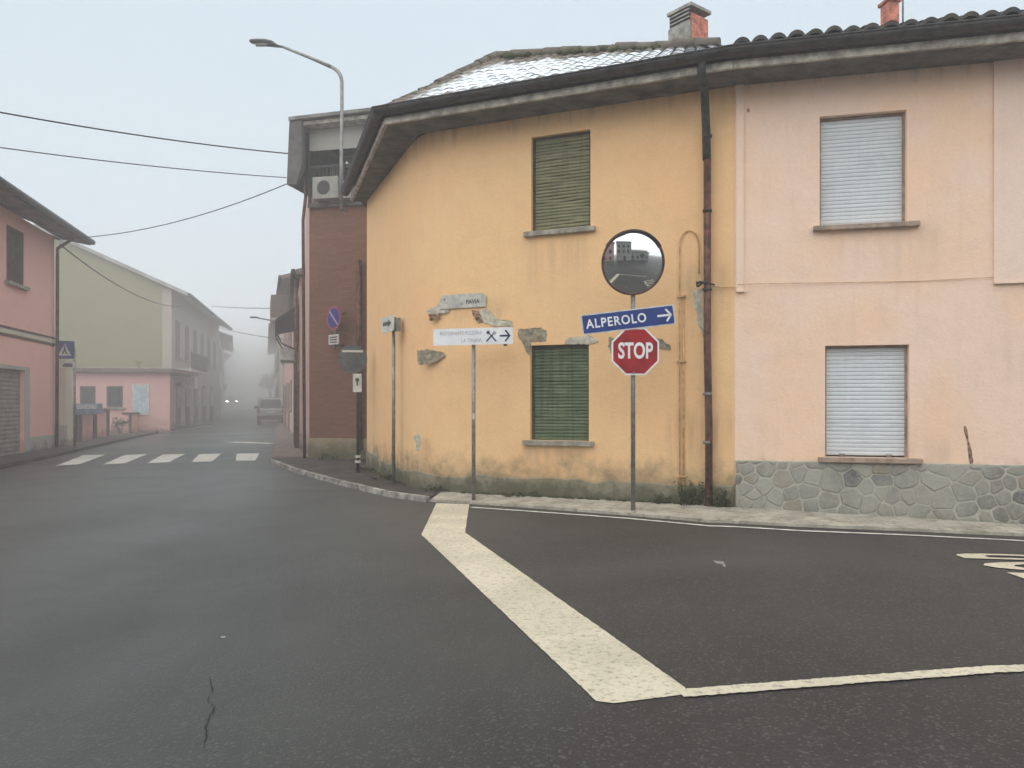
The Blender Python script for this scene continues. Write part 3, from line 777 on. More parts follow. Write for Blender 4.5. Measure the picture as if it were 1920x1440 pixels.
# relief strips with small feet
for a, b_ in ((.015, C.hit(1394)[0]), (C.hit(1862)[0], C.hit(1862)[0]+.9)):
    mb = MB(); zf = C.hit(1390, 548)[1]; C.box(mb, a, b_, .0, .032, zf, WT-.051); C.box(mb, a, b_+.05, .032, .05, zf-.0, zf+.025); mb.build('relief_strip', M['peach_strip'], ph)
mb = MB(); mb.tube([C.P(.03, .045, 3.02), C.P(2.2, .012, 2.985), C.P(C.hit(1860)[0], .03, 3.0)], .004, 6); mb.build('thin_cable', M['conduit'], ph)
# lintel edge lines and crack
mb = irregular(C, ((1807, 799), (1811, 799), (1819, 834), (1825, 862), (1824, 869), (1818, 869), (1814, 836)), .008, 4, .003, 9); mb.build('plaster_crack', M['patchbrick'], ph)
mb = irregular(C, ((1400, 205), (1405, 203), (1406, 210), (1401, 211)), .003, 3, .003, 9); mb.build('fixing_hole', M['patchbrick'], ph)
eaves(ph, [P2, P3], ecl, 1)
gutter(ph, EF, 2, 4, WT+.14)
pitch = math.tan(R(19)); run_ = 5.0
inn = -C.n
Ep = lambda q: Vector((q.x, q.y, ZE+.03))
RR0 = Ep(EG[2])+Vector((inn.x*run_, inn.y*run_, pitch*run_)); RR1 = Ep(ecl[1])+Vector((inn.x*run_, inn.y*run_, pitch*run_))
edge_ = EG[2:4]
r_ = roof_patch(Ep(edge_[0]), Ep(edge_[1]), RR0, RR1, period=.212, amp=.075, seed=8, jit=.012)
r_.face([RR0, RR1, (P3.x+2, P3.y+8.5, ZE), (Q2.x, Q2.y, ZE)], [(0, 0)]*4); r_.face([RR0, (Q2.x, Q2.y, ZE), (P2.x, P2.y, ZE)], [(0, 0)]*3)
r_.build('roof', M['tiledark'], ph)
cp = at(1669, 48, 12.2)
mb = MB(); mb.bx((cp.x, cp.y, cp.z-.1), .19, .19, .98, .1); mb.bx((cp.x, cp.y, cp.z+.36), .25, .25, .05, .1); mb.bx((cp.x, cp.y, cp.z+.50), .16, .16, .1, .1); mb.bx((cp.x, cp.y, cp.z+.58), .28, .28, .04, .1)
mb.build('chimney', M['chimneyred'], ph, bevel=.008)
ap = at(1693, 48, 12.2); mb = MB(); mb.tube([(ap.x, ap.y, ap.z-.5), (ap.x, ap.y, ap.z+1.6)], .015, 6)
for k in range(6): mb.tube([(ap.x-.3+.02*k, ap.y-.02*k, ap.z+1.1+.07*k), (ap.x+.3-.02*k, ap.y+.02*k, ap.z+1.1+.07*k)], .006, 5)
mb.build('aerial', M['galv'], ph)

# ================================================================== PAVEMENTS
# dark corner pavement with pale kerb, raised step
kl = [gp(*q) for q in ((512, 867), (560, 886), (640, 908), (730, 930), (806, 941))]
kin = [Vector((-5.0, 18.6, 0)), Vector((-4.3, 18.1, 0)), Vector((-3.1, 16.3, 0)), Vector((-2.25, 14.1, 0)), Vector((-1.7, 12.9, 0))]
HP = .07
wallfoot = [P0+Vector((-.02, .0))]+[Vector(a) for a in arc[:7]]
poly = [k_.copy() for k_ in kl]+[Vector((q.x, q.y, 0)) for q in reversed(wallfoot)]+[Vector((-3.3, 18.8, 0)), Vector((-5.05, 19.25, 0)), Vector((-5.6, 20.4, 0))]
bm = bmesh.new(); vs = [bm.verts.new((q.x, q.y, HP)) for q in poly]; f_ = bm.faces.new(vs); bm.normal_update()
if f_.normal.z < 0: f_.normal_flip()
bmesh.ops.triangulate(bm, faces=[f_]); me = bpy.data.meshes.new('pavement'); bm.to_mesh(me); bm.free(); me.materials.append(M['pave'])
o = bpy.data.objects.new('pavement', me); COL.objects.link(o); o['kind'] = 'structure'
def kerb(line, w, h, name, mat, seed=1):
    P2d = [Vector((q.x, q.y)) for q in line]; dn = []
    for a, b_ in zip(P2d, P2d[1:]):
        n = max(1, int((b_-a).length/.95)); dn += [a.lerp(b_, j/n) for j in range(n)]
    dn.append(P2d[-1]); A_ = offset(dn, 0.0); B_ = offset(dn, w); mb = MB()
    for i in range(len(dn)-1):
        q = [A_[i], A_[i+1], B_[i+1], B_[i]]; z = [g(v.x, v.y)+h for v in q]
        c = sum(q, Vector((0, 0)))/4; q = [c+(v-c)*.994 for v in q]
        hi = [Vector((v.x, v.y, zz)) for v, zz in zip(q, z)]; lo = [Vector((v.x, v.y, zz-h-.05)) for v, zz in zip(q, z)]
        mb.face(hi)
        for k in range(4): mb.face([lo[k], lo[(k+1) % 4], hi[(k+1) % 4], hi[k]])
    return mb.build(name, mat, kind='structure')
kerb(kl, .085, HP+.012, 'kerb', M['kerb'])
# concrete apron along the fronts
ao = [gp(*q) for q in ((806, 941), (840, 943), (884, 945), (1000, 953), (1180, 967), (1330, 980), (1500, 988), (1700, 996), (1920, 1006), (2400, 1032))]
mb = MB(); 
wf = []
for q in ao:
    k_ = q.x/q.y
    if q.x/q.y < (P2.x/P2.y):
        t, _ = A.hit(CX+F*k_); t = max(t, .35); w_ = A.P(t, -.02, 0)
        if t <= .36: w_ = Vector((arc[6].x, arc[6].y, 0))
    else: t, _ = C.hit(CX+F*k_); w_ = C.P(min(t, C.L), -.02, 0)
    wf.append(w_)
for i in range(len(ao)-1):
    def lp(a, t): return a
    q = [ao[i], ao[i+1], wf[i+1], wf[i]]
    N_ = 6
    for j in range(N_):
        e = [ao[i].lerp(ao[i+1], j/N_), ao[i].lerp(ao[i+1], (j+1)/N_), wf[i].lerp(wf[i+1], (j+1)/N_), wf[i].lerp(wf[i+1], j/N_)]
        for v in e: v.z = 0
        e2 = [Vector((v.x, v.y, g(v.x, v.y)+(.035 if k < 2 else .075))) for k, v in enumerate(e)]
        mb.face(e2); mb.face([e2[0], e2[1], e2[1]-Vector((0, 0, .08)), e2[0]-Vector((0, 0, .08))])
mb.build('concrete_apron', M['apron'], kind='structure')
# right-hand pavement further down the street
def streetx(y): return -5.75-(y-21)*.335
mb = MB()
ysr = [19.6, 22, 26, 32, 40, 50, 60]
L_ = [Vector((-5.9-(y_-19)*.30, y_, g(0, y_)+.08)) for y_ in ysr]; R_ = [Vector((-4.6-(y_-19)*.29, y_, g(0, y_)+.08)) for y_ in ysr]
for i in range(len(ysr)-1):
    mb.face([L_[i], R_[i], R_[i+1], L_[i+1]]); mb.face([L_[i], L_[i+1], L_[i+1]-Vector((0, 0, .12)), L_[i]-Vector((0, 0, .12))])
mb.face([L_[0], R_[0], R_[0]-Vector((0, 0, .12)), L_[0]-Vector((0, 0, .12))])
mb.build('pavement', simple('reddish_paving', (.20, .15, .13), .9, 0, .2, 4, .2), kind='structure')
# left pavement
mb = MB(); le = [gp(-200, 925), gp(0, 880), gp(130, 851), gp(270, 818), gp(330, 806), gp(400, 796)]
lw = [Vector((-12.3, 15, 0)), Vector((-13.0, 19.6, 0)), Vector((-13.85, 23.6, 0)), Vector((-16.6, 31.5, 0)), Vector((-18.6, 40, 0)), Vector((-22.5, 58, 0))]
for i in range(len(le)-1):
    e = [Vector((q.x, q.y, .09)) for q in (le[i], lw[i], lw[i+1], le[i+1])]
    mb.face(e); mb.face([e[0], e[3], e[3]-Vector((0, 0, .1)), e[0]-Vector((0, 0, .1))])
mb.build('pavement', M['pave'], kind='structure')

# weeds and moss at the foot of the wall
def weed(p, h, n, label, seed, spread=.18):
    rnd = random.Random(seed); t = thing('weed', label, 'weed', p, 'weeds at the foot of the walls'); lf = MB(); st = MB()
    for k in range(n):
        a = rnd.uniform(0, 6.28); l = h*rnd.uniform(.4, 1); r = spread*rnd.uniform(.2, 1)
        b0 = Vector(p)+Vector((rnd.uniform(-.5, .5)*spread*1.6, rnd.uniform(-.2, .2)*spread, 0)); tip = b0+Vector((math.cos(a)*r, math.sin(a)*r*.5-.02, l))
        st.tube([b0, b0.lerp(tip, .5)+Vector((0, 0, .02)), tip], [.004, .003, .002], 4)
        for j in range(7):
            c = b0.lerp(tip, rnd.uniform(.2, 1)); s_ = rnd.uniform(.018, .045)
            d = Vector((rnd.uniform(-1, 1), rnd.uniform(-1, 1), rnd.uniform(-.4, .8))).normalized(); e = d.cross(Vector((rnd.uniform(-1, 1), rnd.uniform(-1, 1), rnd.uniform(-1, 1)))).normalized()
            lf.face([c, c+d*s_*.5+e*s_*.35, c+d*s_*1.3, c+d*s_*.5-e*s_*.35])
    lf.build('leaves', M['leaf'], t); st.build('stems', M['stem'], t)
def foot(px, d=.1, fr=A): s_, _ = fr.hit(px); q = fr.P(s_, d, 0); return (q.x, q.y, g(q.x, q.y)+.06)
weed(foot(1300), .36, 46, 'dark green weed clump left of the brown downpipe', 1, .20)
weed(foot(1357), .30, 30, 'dark green weed clump right of the brown downpipe', 2, .13)
weed(foot(1240), .15, 14, 'low thin weed between the sign pole and the conduit', 3, .16)
weed((-1.1, 11.98, .075), .10, 16, 'small weed between the restaurant sign pole and the corner', 6, .3)
weed(foot(985), .09, 14, 'small weed below the ground floor green shutter', 7, .3)
weed((-3.45, 17.6, HP), .16, 18, 'weed beside the dark slim post with the grey sign back', 8, .2)
weed((-4.4, 18.6, HP), .2, 22, 'weed clump at the foot of the brick house', 9, .3)
weed((-2.35, 13.85, HP), .12, 14, 'small weed at the foot of the leftmost thin pole', 4, .2)
weed((-2.85, 15.3, HP), .12, 14, 'small weed on the corner pavement below the yellow edge', 5, .25)
rnd = random.Random(8); mb = MB()
for k in range(240):
    if rnd.random() < .45: fr = B; t = rnd.uniform(0, B.L-.7)
    else: fr = A; t = rnd.uniform(.8, A.L)
    q = fr.P(t, rnd.uniform(.02, .07), 0); r = rnd.uniform(.012, .032)
    mb.tube([q+Vector((-r, 0, .07)), q+Vector((0, 0, .07+r*.6)), q+Vector((r, 0, .07))], [r*.5, r, r*.5], 6)
o = mb.build('moss', M['moss']); o['kind'] = 'stuff'; o['label'] = 'moss growing along the foot of the yellow wall'; o['category'] = 'moss'

# ================================================================== SIGNS
ux, uz = Vector((1, 0, 0)), Vector((0, 0, 1))
def disc(mb, c, r, nrm, th, n=40):
    nrm = Vector(nrm).normalized(); a = nrm.cross(uz).normalized(); b_ = a.cross(nrm); mb.prism([Vector(c)+(a*math.cos(2*math.pi*k/n)+b_*math.sin(2*math.pi*k/n))*r for k in range(n)], nrm, th); return mb
# --- mirror, direction arrow and stop sign on one post
D = 10.16; gp0 = gp(1187, 963); D = gp0.y
sp = thing('sign_post', 'grey post with round convex mirror, blue ALPEROLO arrow and red STOP octagon', 'road sign', gp0)
mb = MB(); topz = at(1187, 470, D).z; mb.tube([gp0-Vector((0, 0, .05)), Vector((gp0.x, gp0.y, topz))], .030, 14); mb.build('pole', M['galv'], sp)
# mirror
mc = at(1187, 493, D-.12); Rm = .405
tilt = Matrix.Rotation(R(-4), 3, 'X')@Matrix.Rotation(R(0), 3, 'Z')
nrm = Matrix.Rotation(R(3), 3, 'Z')@(Matrix.Rotation(R(11), 3, 'X')@Vector((0, -1, 0)))
a_ = nrm.cross(uz).normalized(); b2 = a_.cross(nrm).normalized()
if b2.z < 0: b2 = -b2
def cap_(rad, rc, off_, rings=12, seg=48):
    mb = MB(); rows = []
    for i in range(rings+1):
        r = rad*i/rings; h = math.sqrt(rc*rc-r*r)-math.sqrt(rc*rc-rad*rad)
        rows.append([mc+nrm*(h+off_)+(a_*math.cos(2*math.pi*k/seg)+b2*math.sin(2*math.pi*k/seg))*r for k in range(seg)])
    i0 = len(mb.v)
    for row in rows: mb.v += row
    for i in range(rings):
        for k in range(seg):
            q = [i*seg+k, i*seg+(k+1) % seg, (i+1)*seg+(k+1) % seg, (i+1)*seg+k]
            if i == 0: q = [0*seg+k, (i+1)*seg+(k+1) % seg, (i+1)*seg+k]
            mb.f.append(q); mb.uv.append(None); mb.smooth.add(len(mb.f)-1)
    return mb
mm = MB(); disc(mm, mc-nrm*.06, Rm*.98, nrm, .055); mir = mm.build('convex_mirror', M['darkmetal'], sp)
g_ = cap_(Rm*.965, 1.15, .004).build('mirror_glass', M['mirror'], mir)
mb = MB(); mb.tube([mc+nrm*.005+(a_*math.cos(2*math.pi*k/48)+b2*math.sin(2*math.pi*k/48))*Rm*.985 for k in range(49)], .016, 8, False); mb.build('rim', simple('rusty_red_rim', (.10, .045, .04), .6, 0, .4, 12), mir)
mb = MB(); mb.prism([mc+nrm*.045+a_*(Rm*1.0*math.cos(w)) + b2*(Rm*1.0*math.sin(w)) for w in [R(30+120*k/20) for k in range(21)]]+[mc-nrm*.0+a_*(Rm*1.04*math.cos(w)) + b2*(Rm*1.04*math.sin(w)) for w in [R(150-120*k/20) for k in range(21)]], (0, 0, 1), .006); mb.build('hood', M['darkmetal'], mir)
mb = MB(); mb.tube([mc-nrm*.05, Vector((gp0.x, gp0.y, mc.z-.02))], .022, 8); mb.tube([Vector((gp0.x, gp0.y, mc.z-.12)), Vector((gp0.x, gp0.y, mc.z+.06))], .040, 10); mb.build('mount', M['galv'], mir)
# direction sign
roll = math.atan2(20.5, 175.0)
ax = Vector((math.cos(roll), 0, math.sin(roll))); az = Vector((-math.sin(roll), 0, math.cos(roll))); nY = Vector((0, -1, 0))
dc = at(1177.5, 599.5, D-.06); W, H = 1.235*.985, .265
def plate(c, ax, az, w, h, th, nrm=nY, r=.0):
    mb = MB(); p_ = []
    if r:
        for (sx, sz, a0) in ((1, 1, 0), (-1, 1, 90), (-1, -1, 180), (1, -1, 270)):
            for k in range(5):
                w_ = R(a0+22.5*k); p_.append(c+ax*(sx*(w/2-r)+r*math.cos(w_))+az*(sz*(h/2-r)+r*math.sin(w_)))
    else: p_ = [c+ax*(sx*w/2)+az*(sz*h/2) for sx, sz in ((1, 1), (-1, 1), (-1, -1), (1, -1))]
    mb.prism(p_, nrm, th); return mb
ds = plate(dc, ax, az, W, H, .012, r=.02).build('direction_sign', M['whitedull'], sp)
plate(dc+nY*.0125, ax, az, W-.035, H-.035, .002, r=.012).build('blue_field', M['blue'], ds)
text_mb('ALPEROLO', .165, dc+nY*.015-ax*.155-az*.003, ax, az, .002, .87, .0035, spacing=1.16).build('lettering', M['white'], ds)
def arrow(c, L, hw, t, d=.002, mb=None):
    mb = mb or MB()
    q = lambda x_, z_: c+ax*x_+az*z_+nY*d
    mb.face([q(-L/2, -t/2), q(L/2-t*.6, -t/2), q(L/2-t*.6, t/2), q(-L/2, t/2)])
    for s_ in (1, -1):
        mb.face([q(L/2+t*.1, 0), q(L/2-t*1.0, 0), q(L/2-hw-t*.35, s_*(hw-t*.1)), q(L/2-hw+t*.35, s_*(hw+t*.45))][::s_])
    return mb
arrow(dc+nY*.015+ax*.475, .19, .075, .028, .003).build('arrow', M['white'], ds)
# stop
oc = at(1191, 659, D-.055); ro = .308/math.cos(R(22.5))
def octo(c, r, th): 
    mb = MB(); mb.prism([c+ux*(r*math.cos(R(22.5+45*k)))+uz*(r*math.sin(R(22.5+45*k))) for k in range(8)], nY, th); return mb
ss = octo(oc, ro, .012).build('stop_sign', M['white'], sp)
octo(oc+nY*.0125, ro*.93, .002).build('red_field', M['red'], ss)
text_mb('STOP', .285, oc+nY*.0148+uz*(.0), ux, uz, .002, .66, .008, spacing=1.0).build('lettering', M['white'], ss)
for z_ in (oc.z-.2, oc.z+.2, dc.z): mb = MB(); mb.bx((gp0.x, gp0.y-.02, z_), .09, .06, .03); mb.build('clamp', M['galv'], sp)
mb = MB(); mb.tube([(gp0.x, gp0.y-.075, oc.z-.28), (gp0.x, gp0.y-.03, oc.z-.28)], .015, 8); mb.build('bolt', M['galv'], sp)

# --- restaurant sign
g1 = gp(888, 943); D1 = g1.y
rs = thing('sign_post', 'thin grey post carrying the white restaurant arrow sign', 'road sign', g1)
mb = MB(); tz = at(888, 648, D1).z; mb.tube([g1-Vector((0, 0, .05)), Vector((g1.x, g1.y, tz+.2))], .028, 12); mb.build('pole', M['galv'], rs)
roll = R(.7); rr1 = R(-9); ax = Vector((math.cos(rr1), math.sin(rr1), math.sin(roll))).normalized(); az = uz.copy(); nY = ax.cross(az).normalized()
c1 = at(887, 631, D1-.06)
W1 = 151/F*D1; H1 = 31/F*D1
rp = plate(c1, ax, az, W1, H1, .02, nY).build('sign_panel', M['white'], rs)
text_mb('RISTORANTE PIZZERIA', .078, c1+nY*.021-ax*.175+az*.048, ax, az, .002, .74, .0, spacing=1.05).build('lettering', M['greyprint'], rp)
text_mb('LA TINAIA', .078, c1+nY*.021-ax*.02-az*.058, ax, az, .002, .8, .0, spacing=1.05).build('lettering', M['greyprint'], rp)
arrow(c1+nY*.021+ax*.47, .155, .075, .026, .003).build('arrow', M['navy'], rp)
def q1(x_, z_, d=.003): return c1+nY*(.021+d)+ax*(.27+x_)+az*z_
mb = MB()
def bar(p, q, w0, w1, d=.003):
    t = Vector((q[0]-p[0], q[1]-p[1])).normalized(); n = Vector((-t.y, t.x))
    mb.face([q1(p[0]+n.x*w0, p[1]+n.y*w0, d), q1(p[0]-n.x*w0, p[1]-n.y*w0, d), q1(q[0]-n.x*w1, q[1]-n.y*w1, d), q1(q[0]+n.x*w1, q[1]+n.y*w1, d)])
bar((-.03, .04), (.07, -.075), .007, .010)
mb.face([q1(-.045+.022*math.cos(k*.5236)+.010*math.sin(k*.5236), .052+.022*math.sin(k*.5236)-.01*math.cos(k*.5236), .003) for k in range(12)])
bar((.03, .03), (-.07, -.075), .007, .010, .004)
for o_ in (-.012, 0, .012): bar((.03+o_, .03-o_), (.058+o_, .062-o_), .0035, .003, .004)
mb.build('crossed_cutlery', M['navy'], rp)
for s_ in (-.1, .1): mb = MB(); mb.bx(tuple(c1-nY*.03+ax*.0+uz*(s_*.6)), .09, .05, .025); mb.build('clamp', M['galv'], rs)
mb = MB(); mb.bx(tuple(c1+ax*.47-uz*(H1/2+.012)), .05, .03, .03); mb.build('clamp', M['darkmetal'], rs)
mb = MB(); q = at(887, 780, D1); mb.bx((g1.x, g1.y-.029, q.z), .035, .004, .085); mb.build('sticker', M['whitedull'], rs)

# --- marble street name plate
sn = thing('street_name_plate', 'old marble street name plate on the yellow wall above the restaurant sign', 'street sign', A.P(A.hit(870, 565)[0], .02, A.hit(870, 565)[1]))
s0, z0 = A.hit(826, 580); s1, z1 = A.hit(912, 552)
zc = A.hit(869, 565)[1]; sc_ = (s0+s1)/2; hw = (s1-s0)/2; hh = .105
mb = MB(); mb.prism([A.P(sc_+a*hw, .008, zc+b_*hh+ (0.0 if a > 0 else 0)) for a, b_ in ((-1, -1), (1, -1), (1, .55), (.9, 1), (-.86, 1), (-1, .4))], (A.n.x, A.n.y, 0), .02)
sp1 = mb.build('plate', M['marbleplate'], sn, bevel=.004)
au = Vector((A.u.x, A.u.y, 0)); 
text_mb('PAVIA', .085, A.P(sc_+hw*.45, .0285, zc-.018), au, uz, .001, 1.0, .002).build('lettering', M['blackprint'], sn)
text_mb('via', .06, A.P(sc_-hw*.05, .0285, zc-.04), au, uz, .001, 1.0, 0).build('lettering', M['blackprint'], sn)
text_mb('A', .06, A.P(sc_-hw*.78, .0285, zc+.04), au, uz, .001, 1.0, .001).build('lettering', M['blackprint'], sn)

# --- leftmost thin pole with small sign edge-on
g2 = gp(738, 915); D2 = g2.y
pl_ = thing('sign_post', 'thin grey post by the corner with a small weathered white sign seen at an angle', 'road sign', g2+Vector((0, 0, HP)))
mb = MB(); tz = at(738, 606, D2).z; mb.tube([g2, Vector((g2.x, g2.y, tz))], .03, 12); mb.build('pole', M['galv'], pl_)
c2 = at(728, 608, D2-.03); ar = R(-58); ax = Vector((math.cos(ar), math.sin(ar), 0)); nY = Vector((ax.y, -ax.x, 0))
if nY.x > 0: nY = -nY
ax2 = uz.cross(nY).normalized()
pp = plate(c2, ax2, uz, .5, .26, .02, nY, r=.03).build('sign_panel', M['whitedull'], pl_)
mb = MB(); o_ = c2+nY*.023
mb.prism([o_+ax2*a+uz*b_ for a, b_ in ((-.18, -.02), (.05, -.02), (.05, -.06), (.18, .01), (.05, .08), (.05, .04), (-.18, .04))], nY, .001); mb.build('arrow', M['signback'], pp)
mb = MB(); c = Vector((g2.x, g2.y, c2.z)); mb.tube([c-uz*.12, c+uz*.12], .05, 10); mb.bx(tuple(c+Vector((.07, .02, 0))), .08, .12, .22, .3); mb.build('clamp', M['galv'], pl_)

# --- no parking sign with panel (post hidden in the narrow corner: bracketed to brick wall)
D3 = 18.2
C1 = Vector((-5.03, 19.2)); C2 = Vector((-2.9, 18.73))
K = Fr(C1, C2)
c3 = K.P(K.hit(637)[0], .32, at(637, 597, 18.8).z); yaw = R(-42)
ax = Vector((math.cos(yaw), math.sin(yaw), 0)); n3 = Vector((ax.y, -ax.x, 0)); n3 = -n3 if n3.y > 0 else n3; ax = uz.cross(n3).normalized()
npk = thing('no_parking_sign', 'round blue and red no parking sign with white panel on the brick wall', 'road sign', c3)
d_ = MB(); disc(d_, c3, .30, n3, .012); dd = d_.build('plate', simple('faded_sign_red', (.30, .07, .12), .5), npk)
mb = MB(); disc(mb, c3+n3*.0125, .235, n3, .002); mb.build('blue_field', simple('faded_sign_blue', (.035, .04, .22), .5), dd)
mb = MB(); e = (ax*-.7071+uz*.7071); f2 = (ax*.7071+uz*.7071); mb.prism([c3+n3*.0155+e*a+f2*b_ for a, b_ in ((-.24, -.024), (.24, -.024), (.24, .024), (-.24, .024))], n3, .001); mb.build('slash', simple('faded_slash', (.45, .35, .5), .5), dd)
cp3 = c3-uz*.52
plate(cp3, ax, uz, .42, .24, .012, n3).build('panel', M['whitedull'], npk)
mb = MB()
for k in range(3): mb.prism([cp3+n3*.0125+ax*a+uz*b_ for a, b_ in ((-.14, .07-k*.06), (.14, .07-k*.06), (.14, .04-k*.06), (-.14, .04-k*.06))], n3, .001)
mb.build('printed_lines', M['blackprint'], npk)
mb = MB(); q3 = c3-n3*.03; mb.tube([q3-uz*.75, q3+uz*.3], .028, 8)
for z_ in (.15, -.65): mb.tube([q3+uz*z_, K.P(K.hit(645)[0], 0, q3.z+z_)], .02, 6)
mb.build('wall_bracket', M['galv'], npk)
# --- dark pole with round sign back
g4 = gp(671, 893); D4 = g4.y
g4 = Vector((g4.x, g4.y, HP))
pb = thing('sign_post', 'dark slim post with grey backs of a round sign and a small white notice', 'road sign', g4)
mb = MB(); tz = at(671, 640, D4).z; mb.tube([g4, Vector((g4.x, g4.y, tz))], .03, 10); mb.build('pole', M['darkmetal'], pb)
cr = at(661, 673, D4-.05); yb = R(12); nb = Vector((math.sin(yb), -math.cos(yb), 0)); mb = MB(); disc(mb, cr, .285, nb, .01); rsn = mb.build('round_sign_back', M['signback'], pb)
axb = uz.cross(nb).normalized()
mb = MB(); mb.prism([cr+nb*.011+axb*a+uz*b_ for a, b_ in ((-.2, .13), (.2, .13), (.2, .17), (-.2, .17))], nb, .012); mb.build('rail', M['whitedull'], rsn)
cc_ = at(670, 718, D4-.06); plate(cc_, ux, uz, .17, .36, .01, Vector((0, -1, 0))).build('notice', M['whitedull'], pb)
mb = MB(); disc(mb, cc_+Vector((0, -.011, .06)), .04, (0, -1, 0), .002, 16); mb.bx(tuple(cc_+Vector((0, -.0115, .0))), .03, .001, .1); mb.build('arrow_mark', M['blackprint'], pb)
mb = MB(); mb.bx((g4.x, g4.y, HP+.22), .10, .10, .05); mb.bx((g4.x, g4.y, HP+.32), .08, .08, .05); mb.build('white_collar', M['whitedull'], pb)

# ================================================================== BRICK HOUSE BEHIND
bh = thing('brick_house', 'tall brown brick house with balcony and pale gable behind the corner house', 'house', (-4, 20, 0))
zb = K.hit(630, 388)[1]; zg = K.hit(630, 822)[1]; zrt = K.hit(630, 222)[1]
zbal = K.hit(630, 280)[1]
mb = MB(); panel(mb, K, 0, K.L, zg, zb); mb.build('brick_wall', M['brick'], bh)
mb = MB(); K.box(mb, -.015, K.L, -.3, .03, -.1, zg); mb.build('plinth', plaster('stained_foot_plaster', (.40, .33, .22), (.32, .26, .17), dirt=(.07, .08, .04), zdirt=.45, streak=.5), bh, bevel=.01)
SL = Fr(Vector((-6.05, 22.6)), C1)          # left flank along the street
mb = MB(); panel(mb, SL, 0, SL.L, -.1, zrt-.35); 
ka, kb = Fr(C2, C2+Vector((1.4, 5))), Fr(C2+Vector((1.4, 5)), Vector((-6.05, 22.6))); panel(mb, ka, 0, ka.L, -.1, zrt-.35); panel(mb, kb, 0, kb.L, -.1, zrt-.35)
mb.build('side_wall', M['pinkstrip'], bh)
mb = MB(); panel(mb, K, 0, K.L+1.5, zbal, zrt-.12); mb.build('gable_wall', M['greywall'], bh)
mb = MB(); K.box(mb, .02, K.L, -1.2, -1.1, zb, zbal); mb.build('balcony_back_wall', M['greywall'], bh)
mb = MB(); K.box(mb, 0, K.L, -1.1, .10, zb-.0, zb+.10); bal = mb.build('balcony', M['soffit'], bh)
mb = MB(); K.box(mb, 0, K.L, .03, .06, zb+.98, zb+1.03); K.box(mb, 0, .06, .02, .07, zb+.1, zbal)
for k in range(20): K.box(mb, .05+k*.11, .065+k*.11, .035, .05, zb+.1, zb+.98)
mb.build('railing', M['darkmetal'], bal)
mb = MB(); K.box(mb, .3, 1.15, -1.099, -1.07, zb+.1, zbal-.12); mb.build('balcony_door', M['glass'], bal)
# roof: low gable slab overhanging left
rl = MB()
tl = K.P(-.55, .45, zrt-.02); tr = K.P(K.L+.6, .45, zrt+.17)
# slab with descending edge along the street side
z_l = zrt
for (dz0, dz1) in ((0, .13),):
    a0, a1 = K.P(-.30, .5, z_l), K.P(K.L+1.6, .5, z_l+.10); b0, b1 = K.P(-.30, -4.5, z_l), K.P(K.L+1.6, -4.5, z_l+.10)
    dn = Vector((0, 0, .14)); rl.prism([a0-dn, a1-dn, b1-dn, b0-dn], (0, 0, 1), .08)
roofb = rl.build('roof', M['tin'], bh)
mb = MB(); a0, a1 = K.P(-.24, .36, z_l-.15), K.P(K.L+1.5, .36, z_l-.06); b0, b1 = K.P(-.24, -.2, z_l-.15), K.P(K.L+1.5, -.2, z_l-.06); mb.prism([a0-dn*.7, a1-dn*.7, b1-dn*.7, b0-dn*.7], (0, 0, 1), .09); mb.build('verge_board', M['slabedge'], roofb)
# hanging eave box on the street side (deep boarded overhang seen from below)
mb = MB(); zlow = K.hit(560, 355)[1]
q = [K.P(-.30, .45, z_l-.15), K.P(.02, .45, z_l-.15), K.P(.02, .45, zlow+.45), K.P(-.12, .45, zlow), K.P(-.37, .45, zlow)]
mb.prism(q, (-K.n.x, -K.n.y, 0), .18); 
mb.prism([K.P(-.33, .27, z_l-.15), K.P(-.27, .27, z_l-.15), K.P(-.30, .27, zlow), K.P(-.36, .27, zlow)], (-K.n.x, -K.n.y, 0), 3.0)
mb.build('side_cladding', simple('grey_board', (.12, .11, .11), .9, 0, .2, 3), bh)
mb = MB(); s_ = -.14
mb.tube([K.P(-.10, .12, zlow+.3), K.P(-.05, .1, zlow-.2), K.P(-.12, .1, zb-.3), K.P(-.10, .06, .05)], .04, 8); mb.build('downpipe', M['pipe'], bh)
mb = MB(); mb.tube([K.P(K.hit(677)[0]-.0, .12, 4.9), K.P(K.hit(677)[0], .12, .3)], .07, 8); mb.build('downpipe', M['pipe'], bh)
# air conditioner on the balcony
acp = K.P(K.hit(621)[0], .22, zb+.12)
ac = thing('air_conditioner', 'beige air conditioner unit on the balcony of the brick house', 'air conditioner', acp)
mb = MB(); K.box(mb, K.hit(598)[0], K.hit(645)[0], .08, .36, zb+.12, zb+.66); mb.build('casing', M['ac'], ac, bevel=.02)
fc = K.P(K.hit(619)[0], .362, zb+.39); mb = MB(); disc(mb, fc, .17, (K.n.x, K.n.y, 0), .006, 24); mb.build('fan_grille', M['darkmetal'], ac)
# laundry / boxes on balcony
bx_ = thing('storage_box', 'pale box standing beside the air conditioner on the balcony', 'box', K.P(K.hit(657)[0], .2, zb+.12))
mb = MB(); K.box(mb, K.hit(648)[0], K.hit(668)[0], .08, .3, zb+.12, zb+.5); mb.build('carton', M['ac'], bx_, bevel=.01); mb = MB(); K.box(mb, K.hit(647)[0], K.hit(669)[0], .07, .31, zb+.5, zb+.54); mb.build('lid', M['whitedull'], bx_)

